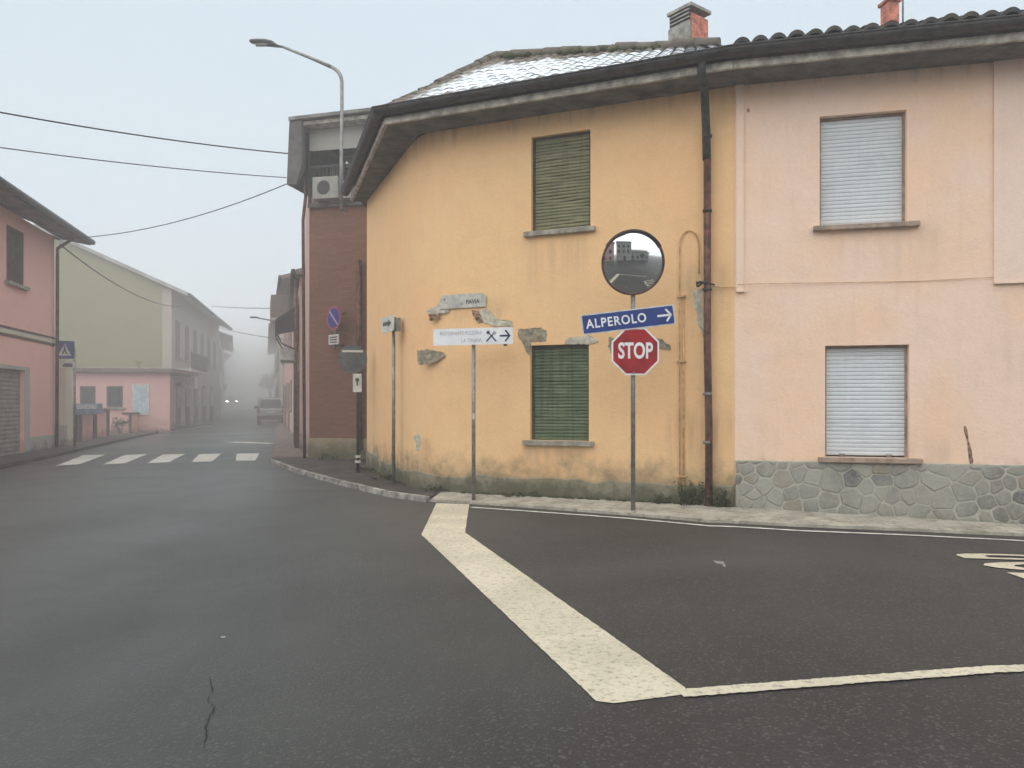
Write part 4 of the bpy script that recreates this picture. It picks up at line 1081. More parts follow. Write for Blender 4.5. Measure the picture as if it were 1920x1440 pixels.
# ================================================================== STREET LAMP
DL = 18.0
lb = at(640, 397, DL)
sl = thing('street_lamp', 'grey curved-arm street lamp rising beside the brick house balcony', 'street lamp', lb)
mb = MB(); pts = [at(640, 397, DL), at(640, 300, DL), at(641, 200, DL), at(641, 160, DL)]
for k in range(1, 9):
    w = k/8*R(70); pts.append(at(641-30+30*math.cos(w)-0*k, 155-30*math.sin(w)*1.05, DL))
mb.tube(pts, .042, 10); mb.build('pole', M['galv'], sl)
mb = MB(); e = pts[-1]; mb.tube([e, e.lerp(at(528, 87, DL-.1), .5)+Vector((0, 0, .01)), at(528, 87, DL-.1)], [.042, .035, .03], 10); mb.build('arm', M['galv'], sl)
hd = MB(); a = at(530, 88, DL-.1); b_ = at(468, 77, DL-.15); t = (b_-a).normalized(); sd = Vector((0, 1, 0)); rows = []
for (f_, w_, h_, dz) in ((0, .035, .035, 0), (.15, .06, .05, .0), (.3, .12, .11, .03), (.5, .15, .12, .03), (.75, .14, .09, .01), (.95, .09, .07, 0), (1.0, .03, .04, 0)):
    c = a.lerp(b_, f_)+Vector((0, 0, dz)); rows.append([c+sd*(w_*math.cos(2*math.pi*k/12))+uz*(h_*.55*math.sin(2*math.pi*k/12)) for k in range(12)])
for r0, r1 in zip(rows, rows[1:]):
    for k in range(12): hd.face([r0[k], r0[(k+1) % 12], r1[(k+1) % 12], r1[k]], sm=True)
hd.face(rows[-1]); hd.build('lamp_head', M['signback'], sl)
mb = MB(); c = a.lerp(b_, .6)-uz*.065; mb.bx(tuple(c+uz*.025), .34, .14, .012); mb.build('lens', M['whitedull'], sl)
for py in (300, 385): mb = MB(); q = at(640, py, DL); mb.tube([q, q+Vector((0, .55, 0))], .02, 6); mb.build('wall_bracket', M['galv'], sl)

# ================================================================== RIGHT-HAND STREET HOUSES
def windows_on(fr, house, rects, depth=.1, fm='brownframe', gm='glass', name='window', sill=True):
    for (a, b_, c, d) in rects:
        mb = MB(); f = .07
        fr.box(mb, a, a+f, -.0, .02, c, d); fr.box(mb, b_-f, b_, -.0, .02, c, d); fr.box(mb, a+f, b_-f, -.0, .02, d-f, d); fr.box(mb, a+f, b_-f, 0, .02, c, c+f)
        w = mb.build(name, M[fm], house)
        mb = MB(); fr.box(mb, a+f, b_-f, -.005, .008, c+f, d-f); mb.build('pane' if gm == 'glass' else 'shutter', M[gm], w)
        if sill:
            mb = MB(); fr.box(mb, a-.1, b_+.1, 0.0, .12, c-.08, c-.002); mb.build('sill', M['sill'], w)
def street_house(name, label, a, b_, depth, zt, wallm, roofm, rects, doors=(), over=.6, rise=1.6, pl=None, cat='house', group=None, wm='brownframe', gm='glass'):
    """house body from front line a-b (outside on the right of a->b) back by depth, pitched roof with ridge along the street"""
    a = Vector(a); b_ = Vector(b_); fr = Fr(a, b_); n = fr.n; a2 = a-n*depth; b2_ = b_-n*depth; z0 = min(g(0, a.y), g(0, b_.y))-.2
    t = thing(name, label, cat, (a.x, a.y, g(0, a.y)), group)
    mb = MB(); panel(mb, fr, 0, fr.L, z0, zt); panel(mb, Fr(b_, b2_), 0, depth, z0, zt); panel(mb, Fr(b2_, a2), 0, fr.L, z0, zt); panel(mb, Fr(a2, a), 0, depth, z0, zt)
    ma, mb2 = a-n*depth/2, b_-n*depth/2
    for p_, q_, m_ in ((a, a2, ma), (b2_, b_, mb2)): mb.face([(p_.x, p_.y, zt), (q_.x, q_.y, zt), (m_.x, m_.y, zt+rise)], [(0, 0)]*3)
    mb.build('wall', wallm, t)
    u = fr.u; k = over; sl_ = rise/(depth/2)
    A0 = a+n*k-u*.4; A1 = b_+n*k+u*.4; M0 = ma-u*.4; M1 = mb2+u*.4; B0 = a2-n*k-u*.4; B1 = b2_-n*k+u*.4
    mb = MB()
    def V(q, z): return Vector((q.x, q.y, z))
    ze = zt-sl_*k
    th = Vector((0, 0, .16))
    for lo0, lo1 in ((A0, A1), (B1, B0)):
        c0, c1 = (M0, M1) if lo0 is A0 else (M1, M0)
        top = [V(lo0, ze)+th, V(lo1, ze)+th, V(c1, zt+rise)+th, V(c0, zt+rise)+th]; bot = [p_-th for p_ in top]
        mb.face(top); mb.face(bot[::-1]); mb.face([bot[0], bot[1], top[1], top[0]]); mb.face([bot[1], bot[2], top[2], top[1]]); mb.face([bot[3], bot[0], top[0], top[3]])
    rf = mb.build('roof', roofm, t)
    mb = MB(); g0 = V(A0+n*.07, ze+.1); g1_ = V(A1+n*.07, ze+.1); mb.tube([g0, g1_], .07, 8); mb.build('gutter', M['gutter'], rf)
    windows_on(fr, t, rects, fm=wm, gm=gm)
    for (s0, s1, z1) in doors:
        mb = MB(); fr.box(mb, s0, s1, 0, .03, z0, z1); d_ = mb.build('door', M['brownframe'], t)
        mb = MB(); fr.box(mb, s0+.12, s1-.12, .03, .04, z1-.7, z1-.12); mb.build('pane', M['glass'], d_)
    if pl:
        mb = MB(); fr.box(mb, 0, fr.L, .0, .015, z0, pl); mb.build('plinth', M['grey_render'], t)
    return t, fr
# facade line on the right: outward normal must face -x  -> go from far to near
def RX(y): return -5.30-(y-20.6)*.335
h2, f2_ = street_house('street_house', 'narrow greyish pink house with charcoal awning just past the brick house', (-8.68, 31), (-6.2, 22.6), 7, 5.15, M['pinkstrip'], M['tin'],
    [(1.2, 2.3, 3.3, 4.7), (4.2, 5.3, 3.3, 4.7), (6.6, 7.6, 3.3, 4.7)], [(1.5, 2.5, 2.4), (4.5, 5.5, 2.5), (7.2, 8.2, 2.4)], over=.12, rise=.8)
aw = MB(); sA = f2_.hit(560)[0]
s0, s1 = 6.2, 8.3
zt_ = 4.35; 
pts = [f2_.P(s0, .02, zt_), f2_.P(s1, .02, zt_), f2_.P(s1, .68, zt_-.45), f2_.P(s0, .68, zt_-.45)]
aw.prism(pts, (0, 0, 1), .02); aw.prism([pts[3], pts[2], pts[2]-Vector((0, 0, .45)), pts[3]-Vector((0, 0, .45))], (f2_.n.x, f2_.n.y, 0), .015)
aw.prism([pts[1], pts[2], pts[2]-Vector((0, 0, .45)), pts[1]-Vector((0, 0, .75))], (f2_.u.x, f2_.u.y, 0), .015)
awo = aw.build('awning', M['awning'], h2)
mb = MB()
for s_ in (s0+.05, s1-.05): mb = MB(); mb.tube([f2_.P(s_, .66, zt_-.85), f2_.P(s_, .5, zt_-1.15), f2_.P(s_, .03, zt_-1.35)], .025, 6); mb.build('arm', M['darkmetal'], awo)
mb = MB(); f2_.box(mb, 5.6, 7.7, .02, .55, 2.75, 3.1); mb.build('shop_sign_box', M['whitedull'], h2)
mb = MB(); mb.tube([f2_.P(8.3, .1, 5.1), f2_.P(8.3, .1, .1)], .05, 8); mb.tube([f2_.P(6.0, .1, 5.1), f2_.P(6.0, .1, .1)], .05, 8); mb.build('downpipe', M['pipe'], h2)
h3, f3_ = street_house('street_house', 'pink house with small corner balcony beyond the awning', (-14.2, 48), (-8.95, 31.8), 8, 6.6, M['farpink'], M['tileleft'],
    [(1+3*k, 2.2+3*k, 3.8, 5.3) for k in range(5)]+[(1+3*k, 2.2+3*k, 1.1, 2.5) for k in (0, 2, 4)], [(4.2, 5.4, 2.4), (10.2, 11.4, 2.4)], over=.5, rise=1.2)
mb = MB(); f3_.box(mb, 11.5, 15.2, 0, .9, 5.0, 5.12); bo = mb.build('balcony', M['greywall'], h3)
mb = MB(); f3_.box(mb, 11.5, 15.2, .86, .9, 5.12, 6.1); f3_.box(mb, 15.16, 15.2, 0, .86, 5.12, 6.1); mb.build('parapet', M['brownframe'], bo)
mb = MB(); mb.tube([f3_.P(14.6, .9, 5.05), f3_.P(14.6, 1.5, 5.15)], .03, 6); mb.bx(tuple(f3_.P(14.6, 1.6, 5.16)), .3, .16, .06); mb.build('wall_lamp', M['darkmetal'], h3)
h4, f4_ = street_house('street_house', 'pale house on the right almost lost in the fog behind the van', (-25.8, 84), (-15.6, 52), 9, 6.8, M['cream'], M['tileleft'],
    [(2+3.6*k, 3.3+3.6*k, 4.0, 5.5) for k in range(8)], [(3+5*k, 4.4+5*k, 2.8) for k in range(5)])

# ================================================================== LEFT SIDE
# pink house
LA = Vector((-11.2, 12.0)); LB = Vector((-13.85, 23.4))
lf = Fr(LB, LA); lf = Fr(LA, LB)      # outward = right of LA->LB = +x side
lh = thing('pink_house', 'salmon pink house with brown eaves, roller garage door and grey foot on the left', 'house', (-13.85, 23.4, 0))
z_e = 6.45
hw_ = lf.hit(12)[0], lf.hit(45)[0]
wz = lf.hit(28, 532)[1], lf.hit(28, 428)[1]
hG = (lf.hit(-75)[0], lf.hit(46)[0], .02, lf.hit(20, 692)[1])
hW = (hw_[0], hw_[1], wz[0], wz[1])
mb = MB(); panel(mb, lf, 0, lf.L, -.2, z_e, (hW, hG), .14); bkl = LB+Vector((-8, -1.8)); panel(mb, Fr(LB, bkl), 0, 8.2, -.2, z_e); panel(mb, Fr(bkl, LA+Vector((-8, -1.8))), 0, lf.L, -.2, z_e); panel(mb, Fr(LA+Vector((-8, -1.8)), LA), 0, 8.2, -.2, z_e)
mb.build('wall', M['pinkhouse'], lh)
w = MB(); lf.box(w, hW[0], hW[1], -.13, -.02, hW[2], hW[3]); wo = w.build('window', M['brownframe'], lh)
mb = MB()
for k in range(22): lf.box(mb, hW[0]+.06, hW[1]-.06, -.02, -.008, hW[2]+.06+k*.062, hW[2]+.1+k*.062)
mb.build('louvres', M['wood'], wo)
mb = MB(); lf.box(mb, hW[0]-.12, hW[1]+.12, 0, .12, hW[2]-.09, hW[2]-.002); mb.build('sill', M['sill'], wo)
shutter(lf, hG, .12, .11, M['greyshutter'], lh, 'garage_shutter')
mb = MB(); lf.box(mb, hG[1], hG[1]+.35, 0, .012, -.1, hG[3]+.1); lf.box(mb, hG[0], hG[1], 0, .012, hG[3], hG[3]+.1); mb.build('door_surround', M['brownframe'] if False else M['greywall'], lh)
zpl = lf.hit(80, 817)[1]
mb = MB(); lf.box(mb, hG[1]+.352, lf.L, 0, .025, -.1, zpl); mb.build('plinth', M['greywall'], lh)
for py, nm in ((623, 0), (636, 1)):
    zz = lf.hit(52, py)[1]; mb = MB(); lf.box(mb, 0, lf.L, 0, .03, zz-.03, zz+.03); mb.build('string_course', M['brownframe'], lh)
zz = lf.hit(52, 629)[1]; mb = MB(); lf.box(mb, 0, lf.L, 0, .015, zz-.06, zz+.06); mb.build('painted_band', M['cream'], lh)
mb = MB(); mb.tube([lf.P(lf.L-.08, .55, z_e-.02), lf.P(lf.L-.1, .12, z_e-.35), lf.P(lf.L-.1, .12, z_e-.7), lf.P(lf.L-.1, .1, .05)], .05, 8); mb.build('downpipe', M['pipe'], lh)
# roof
n_ = lf.n; u_ = lf.u; e0_ = LA+n_*.85-u_*.5; e1_ = LB+n_*.85+u_*.55; r0_ = LA-n_*4-u_*.5; r1_ = LB-n_*4+u_*.55
Vz = lambda q, z: Vector((q.x, q.y, z))
mb = roof_patch(Vz(e0_, z_e+.03), Vz(e1_, z_e+.03), Vz(r0_, z_e+1.55), Vz(r1_, z_e+1.55), period=.22, seed=9)
mb.face([Vz(r0_, z_e+1.55), Vz(r1_, z_e+1.55), Vz(LB-n_*9+u_*.55, z_e), Vz(LA-n_*9-u_*.5, z_e)], [(0, 0)]*4); lr = mb.build('roof', M['tileleft'], lh)
mb = MB(); s4 = [Vz(e0_, z_e-.10), Vz(e1_, z_e-.10), Vz(LB+u_*.55, z_e+.06), Vz(LA-u_*.5, z_e+.06)]; mb.prism(s4, (0, 0, 1), .06)
s5 = [Vz(LB, z_e+.0), Vz(LB+u_*.5, z_e+.0), Vz(r1_, z_e+1.45), Vz(LB-n_*4, z_e+1.45)]; mb.prism(s5, (0, 0, 1), .05)
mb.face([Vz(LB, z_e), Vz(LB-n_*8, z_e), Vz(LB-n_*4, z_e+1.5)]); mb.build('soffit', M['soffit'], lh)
mb = MB(); mb.tube([Vz(e0_+n_*.06, z_e-.0), Vz(e1_+n_*.06, z_e-.0)], .085, 8); mb.build('gutter', M['gutter'], lr)
# cream pillar next to pink house
gpst = thing('gate_wall', 'narrow cream wall strip with grey foot beside the pink house corner', 'wall', (-14.3, 24.6, 0))
mb = MB(); mb.bx((-14.5, 24.9, 1.55), .52, .3, 3.1, -.1); mb.build('wall', M['cream'], gpst, bevel=.02); mb = MB(); mb.bx((-14.5, 24.73, .35), .54, .06, .75, -.1); mb.build('plinth', M['greywall'], gpst)
# low annex
an = thing('low_annex', 'single-storey pink annex with two brown windows and a pale door below the green gable', 'house', (-18, 36, 0))
NA, NB_ = Vector((-21.5, 35.6)), Vector((-16.15, 36.5)); nf = Fr(NA, NB_)
za = 2.85
mb = MB(); panel(mb, nf, 0, nf.L, -.1, za); panel(mb, Fr(NB_, Vector((-18.42, 41.8))), 0, 5.7, -.1, za); panel(mb, Fr(NA+Vector((0, 5)), NA), 0, 5, -.1, za); mb.build('wall', M['annexpink'], an)
mb = MB(); q = [NA-nf.n*5, NA+nf.n*.3, NB_+nf.n*.3+nf.u*.2, NB_-nf.n*5+nf.u*.2]; mb.prism([Vz(p_, za+.02) for p_ in q], (0, 0, 1), .18); mb.build('roof', M['tileleft'], an)
mb = MB(); mb.prism([Vz(p_, za+.201) for p_ in q], (0, 0, 1), .03); mb.build('roof_edging', M['slabedge'], an)
def nr(x0, x1, y0, y1): m_ = (x0+x1)/2; return (nf.hit(x0)[0], nf.hit(x1)[0], nf.hit(m_, y1)[1], nf.hit(m_, y0)[1])
windows_on(nf, an, [nr(150, 179, 724, 762), nr(200, 230, 724, 764)])
a_, b_, c_, d_ = nr(248, 280, 720, 778); mb = MB(); nf.box(mb, a_, b_, 0, .04, c_, d_); dr = mb.build('door', M['whitedull'], an); mb = MB(); nf.box(mb, a_+.14, b_-.14, .04, .05, c_+.1, d_-.1); mb.build('pane', simple('pale_blue_glass', (.45, .58, .62), .3), dr)
# little plant on the annex roof
def bush(p, r, n, label, name='shrub', seed=1, group=None, trunk=True, cat='shrub'):
    rnd = random.Random(seed); t = thing(name, label, cat, p, group); lfm = MB()
    cl = [(Vector((rnd.uniform(-1, 1), rnd.uniform(-1, 1), rnd.uniform(-.5, 1)))*r*.6, rnd.uniform(.35, .6)*r) for _ in range(9)]
    ctr = Vector(p)+Vector((0, 0, r*1.0 if not trunk else r*2.4))
    for k in range(n):
        c, rr = rnd.choice(cl); d = Vector((rnd.gauss(0, 1), rnd.gauss(0, 1), rnd.gauss(0, 1))).normalized(); q = ctr+c+d*rr*rnd.random()**.4
        s_ = r*rnd.uniform(.05, .11); e = d.cross(Vector((rnd.uniform(-1, 1), rnd.uniform(-1, 1), 1))).normalized(); f = e.cross(d)
        lfm.face([q-e*s_, q+f*s_*.5, q+e*s_, q-f*s_*.5])
    lfm.build('crown', M['leaf'], t)
    if trunk:
        mb = MB(); mb.tube([Vector(p)-uz*.1, Vector(p)+Vector((r*.05, 0, r)), ctr], [r*.1, r*.075, r*.04], 8)
        for k in range(6):
            c, rr = cl[k]; mb.tube([Vector(p)+uz*r*(1+.2*k), ctr+c*.8], [r*.045, r*.015], 6)
        mb.build('trunk', M['wood'], t)
    else:
        mb = MB(); 
        for k in range(5): mb.tube([Vector(p)-uz*.02, ctr+cl[k][0]*.8], [r*.04, r*.01], 5)
        mb.build('stems', M['stem'], t)
    return t
bq = nf.P(nf.hit(260)[0], .0, za+.23); bush((bq.x, bq.y, bq.z), .2, 160, 'little green plant growing on the annex roof edge', 'roof_plant', 3, None, False, 'plant')
bq = at(226, 800, 34.5); bush((bq.x, bq.y, .05), .42, 500, 'dark shrub in front of the pink annex', 'shrub', 4, None, False)
# green house: gable wall toward camera + street facade
GA = Vector((-18.5, 42.0)); GB = Vector((-23.3, 61.5))
gf = Fr(GA, GB)
gh = thing('green_house', 'olive green house with blank gable wall and balcony facing the street', 'house', (-18.5, 42, 0))
gd = 13.0; G2 = GA-gf.n*gd; G3 = GB-gf.n*gd; ge = 7.6; gr = 2.9
mb = MB(); fg = Fr(G2, GA); panel(mb, fg, 0, fg.L, -.2, ge); mb.face([Vz(G2, ge), Vz(GA, ge), Vz((G2+GA)/2, ge+gr)], [(0, 0)]*3); panel(mb, Fr(GB, G3), 0, gd, -.2, ge); mb.face([Vz(G3, ge), Vz(GB, ge), Vz((G3+GB)/2, ge+gr)], [(0, 0)]*3); panel(mb, Fr(G3, G2), 0, gf.L, -.2, ge)
mb.build('gable_wall', M['green'], gh)
mb = MB(); panel(mb, gf, 0, gf.L, -.2, ge); fg.box(mb, fg.L-.45, fg.L+.01, 0, .02, 3.2, ge); mb.build('street_wall', M['cream'] if False else plaster('grey_brown_plaster', (.40, .35, .30), (.34, .30, .26), zdirt=.3), gh)
mb = MB(); sl_ = gr/(gd/2)
for (lo, hi_, nn) in ((GA, (GA+G2)/2, gf.n), (G2, (GA+G2)/2, -gf.n)):
    l0 = lo+nn*.85-gf.u*.35; l1 = lo+nn*.85+gf.u*(gf.L+.3); h0 = hi_-gf.u*.35; h1 = hi_+gf.u*(gf.L+.3); ze_ = ge-sl_*.85
    mb.prism([Vz(l0, ze_+.02), Vz(l1, ze_+.02), Vz(h1, ge+gr+.02), Vz(h0, ge+gr+.02)], (0, 0, 1), .2)
gro = mb.build('roof', simple('pale_grey_roofing', (.30, .29, .27), .9, 0, .2, 2), gh)
mb = MB(); l0 = GA+gf.n*.95-gf.u*.3; l1 = GB+gf.n*.95; mb.tube([Vz(l0, ge-sl_*.85+.1), Vz(l1, ge-sl_*.85+.1)], .09, 8); mb.build('gutter', M['gutter'], gro)
windows_on(gf, gh, [(1.2+3.1*k, 2.5+3.1*k, 4.0, 6.1) for k in range(6)], fm='wood', gm='brownframe')
for k, (a, b_) in enumerate(((1.4, 2.6), (4.4, 5.8), (7.6, 9.0), (11, 12.6), (15, 16.5))):
    mb = MB(); gf.box(mb, a, b_, 0, .05, -.1, 2.6); d_ = mb.build('door', M['wood'], gh); mb = MB(); gf.box(mb, a+.15, b_-.15, .05, .06, 1.2, 2.4); mb.build('pane', M['glass'], d_)
mb = MB(); gf.box(mb, .2, 6.4, 0, 1.0, 3.15, 3.32); bo = mb.build('balcony', M['greywall'], gh)
mb = MB(); gf.box(mb, .2, 6.4, .95, .99, 4.22, 4.27)
for k in range(32): gf.box(mb, .22+k*.198, .25+k*.198, .955, .985, 3.32, 4.22)
mb.build('railing', M['darkmetal'], bo)
mb = MB(); gf.box(mb, 3.0, 4.1, .1, .75, 2.3, 2.95); mb.build('shop_sign_box', M['whitedull'], gh)
# low pink garden wall with coping
gw = thing('garden_wall', 'low salmon garden wall with dark coping in front of the annex', 'wall', (-15.6, 27.5, 0))
wf_ = Fr(Vector((-15.5, 26.6)), Vector((-18.15, 39.4)))
mb = MB(); wf_.box(mb, 0, 5.2, -.22, 0, -.1, 1.12); wf_.box(mb, 8.2, wf_.L, -.22, 0, -.1, .92); mb.build('masonry', M['pinkhouse'], gw)
mb = MB(); wf_.box(mb, -.05, 5.25, -.28, .06, 1.12, 1.2); wf_.box(mb, 8.15, wf_.L, -.28, .06, .92, 1.0); mb.build('coping', M['brownframe'], gw)
for s_ in (.0, 1.7, 3.4, 5.0, 8.2, 10.3, 12.4):
    mb = MB(); wf_.box(mb, s_, s_+.25, .0, .05, -.1, 1.1 if s_ < 6 else .91); mb.build('pier', M['brownframe'], gw)
bp = wf_.P(1.2, .35, 0)
bd = thing('notice_board', 'long blue-grey board on two posts in front of the garden wall', 'board', (bp.x, bp.y, .09))
mb = MB(); wf_.box(mb, -.2, 3.3, .30, .35, 1.02, 1.42); mb.build('board', M['silverboard'], bd, bevel=.01)
mb = MB(); wf_.box(mb, .4, 2.6, .35, .36, 1.22, 1.38); mb.build('pale_stripe', M['whitedull'], bd)
for s_ in (.6, 2.5): mb = MB(); wf_.box(mb, s_, s_+.08, .24, .30, .05, 1.4); mb.build('post', M['darkmetal'], bd)
# zebra crossing sign left
g5 = gp(140, 843); g5.z = .09
cs = thing('crossing_sign', 'square blue pedestrian crossing sign on a tall post beside the pink house', 'road sign', g5)
mb = MB(); mb.tube([g5, Vector((g5.x, g5.y, at(140, 652, g5.y).z))], .035, 8); mb.tube([Vector((g5.x, g5.y, at(140, 662, g5.y).z)), Vector((g5.x-.4, g5.y, at(140, 662, g5.y).z))], .02, 6); mb.build('pole', M['galv'], cs)
c5 = at(122, 656, g5.y-.06); nY = Vector((.15, -1, 0)).normalized(); ax = uz.cross(nY).normalized()
q5 = plate(c5, ax, uz, .55, .55, .02, nY, r=.04).build('plate', simple('faded_crossing_blue', (.06, .08, .22), .5), cs)
mb = MB(); mb.prism([c5+nY*.021+ax*a+uz*b_ for a, b_ in ((-.19, -.18), (.19, -.18), (0, .2))], nY, .002); tri = mb.build('white_triangle', M['whitedull'], q5)
mb = MB(); o_ = c5+nY*.0235
mb.prism([o_+ax*a+uz*b_ for a, b_ in ((-.02, .09), (.02, .09), (.03, .0), (.08, -.12), (.04, -.13), (0, -.04), (-.05, -.14), (-.09, -.13), (-.03, 0))], nY, .001)
mb.prism([o_+ax*(.025*math.cos(k*.785))+uz*(.12+.025*math.sin(k*.785)) for k in range(8)], nY, .001); mb.build('walker_symbol', M['blackprint'], q5)
c6 = at(122, 684, g5.y-.06); plate(c6, ax, uz, .55, .17, .02, nY).build('lower_panel', M['whitedull'], cs)
mb = MB(); mb.prism([c6+nY*.021+ax*a+uz*b_ for a, b_ in ((-.1, -.05), (.22, -.07), (.22, .03), (.0, .05))], nY, .001); mb.build('panel_mark', M['signback'], cs)
# houses further left
h6, f6 = street_house('street_house', 'cream house with jutting eaves beyond the green house', (-23.6, 62.3), (-29.9, 80), 10, 7.0, M['cream'], M['tileleft'],
    [(1+3.4*k, 2.3+3.4*k, 4.2, 6.0) for k in range(5)], [(1.4+5*k, 2.8+5*k, 2.7) for k in range(3)], over=.9, gm='brownframe')
h7, f7 = street_house('street_house', 'faint grey row of houses at the foggy left end of the street', (-30.5, 82), (-50, 128), 10, 6.6, M['greywall'], M['tileleft'], [(3+4*k, 4.3+4*k, 4.2, 5.8) for k in range(10)])
tp = (-24.5, 70, g(0, 70)); 
bush((-27.2, 87, g(0, 87)), 1.35, 1600, 'pale tree lost in the fog above the parked van', 'tree', 7, None, True, 'tree')
bush((-30.6, 80.5, g(0, 80)), 1.2, 900, 'small dark tree at the foot of the cream house in the fog', 'tree', 8, None, True, 'tree')

# ================================================================== VEHICLES
def vehicle(name, label, cat, p, yaw, L, W_, H_, paintm, rear=True, lights_on=False):
    t = thing(name, label, cat, p); mz = Matrix.Rotation(yaw, 3, 'Z'); o0 = Vector(p)
    X = lambda x_, y_, z_: o0+mz@Vector((x_, y_, z_))      # +y forward
    # cross-section silhouette in side view, tapering inward at the roof
    prof = [(-L/2, .35), (-L/2-.02, .9), (-L/2+.06, 1.05), (-L/2+.22, H_-.08), (-L/2+.45, H_), (L*.12, H_), (L*.24, H_-.1), (L*.36, 1.12), (L/2-.12, .95), (L/2, .7), (L/2-.02, .35)]
    def hw(z_): return W_/2*(1 if z_ < 1.0 else 1-.13*(z_-1.0)/(H_-1.0))
    bd_ = MB(); Lf = [X(-hw(z), y, z) for y, z in prof]; Rt = [X(hw(z), y, z) for y, z in prof]
    n = len(prof)
    for k in range(n):
        j = (k+1) % n; bd_.face([Lf[k], Lf[j], Rt[j], Rt[k]])
    bd_.face(Lf); bd_.face(Rt[::-1]); bd_.build('body', paintm, t, bevel=.05)
    def slab(nm, mt, x0, x1, ya, za, yb, zb_, th=.02, par=t):
        d = Vector((0, yb-ya, zb_-za)).normalized(); nn = Vector((0, -d.z, d.y)) if ya < 0 else Vector((0, d.z, -d.y))
        mb = MB(); w0 = min(1, hw(za)/(W_/2)); w1 = hw(zb_)/(W_/2)
        a = [X(x0*w0, ya, za), X(x1*w0, ya, za), X(x1*w1, yb, zb_), X(x0*w1, yb, zb_)]; mb.prism(a, mz@nn, th); return mb.build(nm, mt, par)
    slab('rear_window', M['glass'], -W_*.40, W_*.40, -L/2+.075, 1.12, -L/2+.2, H_-.16, .015)
    slab('windscreen', M['glass'], -W_*.42, W_*.42, L*.35, 1.16, L*.25, H_-.16, .02)
    for s_ in (-1, 1):
        mb = MB(); mb.face([X(s_*(hw(1.15)+.012), -L*.38, 1.15), X(s_*(hw(1.15)+.012), L*.26, 1.15), X(s_*(hw(H_-.2)+.012), L*.2, H_-.2), X(s_*(hw(H_-.2)+.012), -L*.36, H_-.2)]); mb.build('side_window', M['glass'], t)
        mb = MB(); mb.bx(tuple(X(s_*(W_/2-.10), -L/2-.03, 1.0)), .14, .06, .42, yaw); mb.build('tail_light', M['tail'], t)
        mb = MB(); mb.bx(tuple(X(s_*(W_/2+.12), L*.24, 1.12)), .2, .1, .17, yaw); mb.build('mirror', M['darkmetal'], t, bevel=.02)
        hl = MB(); c = X(s_*(W_/2-.24), L/2+.01, .72); disc(hl, c, .10 if not lights_on else .13, mz@Vector((0, 1, 0)), .03, 16); hl.build('headlight', M['headlamp'] if lights_on else M['whitedull'], t)
        for yy in (-L*.31, L*.31):
            c = X(s_*(W_/2-.10), yy, .31); mb = MB(); disc(mb, c-mz@Vector((s_*.1, 0, 0)), .31, mz@Vector((s_, 0, 0)), .2, 24); wh = mb.build('wheel', M['tyre'], t)
            mb = MB(); disc(mb, c+mz@Vector((s_*.1, 0, 0)), .18, mz@Vector((s_, 0, 0)), .012, 18); mb.build('rim', M['galv'], wh)
    mb = MB(); mb.bx(tuple(X(0, -L/2-.06, .48)), W_*.98, .14, .24, yaw); mb.build('rear_bumper', M['darkmetal'], t, bevel=.03)
    mb = MB(); mb.bx(tuple(X(0, L/2+.03, .48)), W_*.96, .14, .28, yaw); mb.build('front_bumper', M['darkmetal'], t, bevel=.03)
    mb = MB(); mb.bx(tuple(X(0, -L/2-.035, .82)), .5, .02, .12, yaw); mb.build('number_plate', M['whitedull'], t)
    return t
vp = gp(501, 796); sy = math.atan2(.30, 1)
vehicle('parked_van', 'pale van seen from behind on the right side of the foggy street', 'van', (vp.x-.25, vp.y+1.6, g(vp.x, vp.y)), sy, 4.2, 1.72, 1.80, M['vanpaint'])
cpn = (-38.4, 106, g(0, 108)); vehicle('oncoming_car', 'oncoming car with lit headlights far away in the fog', 'car', cpn, math.pi+R(20), 4.1, 1.7, 1.5, simple('dark_car_paint', (.1, .1, .11), .4), lights_on=True)

# ================================================================== OVERHEAD CABLES
def wire(a, b_, sag, r, label, n=24):
    a, b_ = Vector(a), Vector(b_); m_ = (a+b_)/2; t = MB(); pts = [a.lerp(b_, k/n)-Vector((0, 0, sag*4*(k/n)*(1-k/n))) for k in range(n+1)]
    o = t.tube(pts, r, 6).build('overhead_cable', M['cable'], off=a); tag(o, label, 'cable', 'cables strung across the street')
eb = 18.9
wire(at(-260, 160, 13), at(541, 288, eb), .12, .015, 'topmost and thickest cable running to the roof corner of the brick house')
wire(at(-260, 238, 13), at(537, 333, eb), .10, .011, 'second cable from the top, nearly parallel under the thickest one')
wire(at(118, 447, 23.3), at(537, 345, eb), .30, .012, 'sagging cable from the pink house eaves up to the brick house')
wire(at(112, 458, 23.6), at(340, 575, 43.5), .5, .020, 'cable crossing the olive green gable from the pink house corner')
wire(at(398, 574, 58), at(520, 578, 40), .05, .025, 'upper of the two short cables across the distant foggy street')
wire(at(404, 612, 60), at(530, 636, 36), .1, .018, 'lower of the two short cables across the distant foggy street')

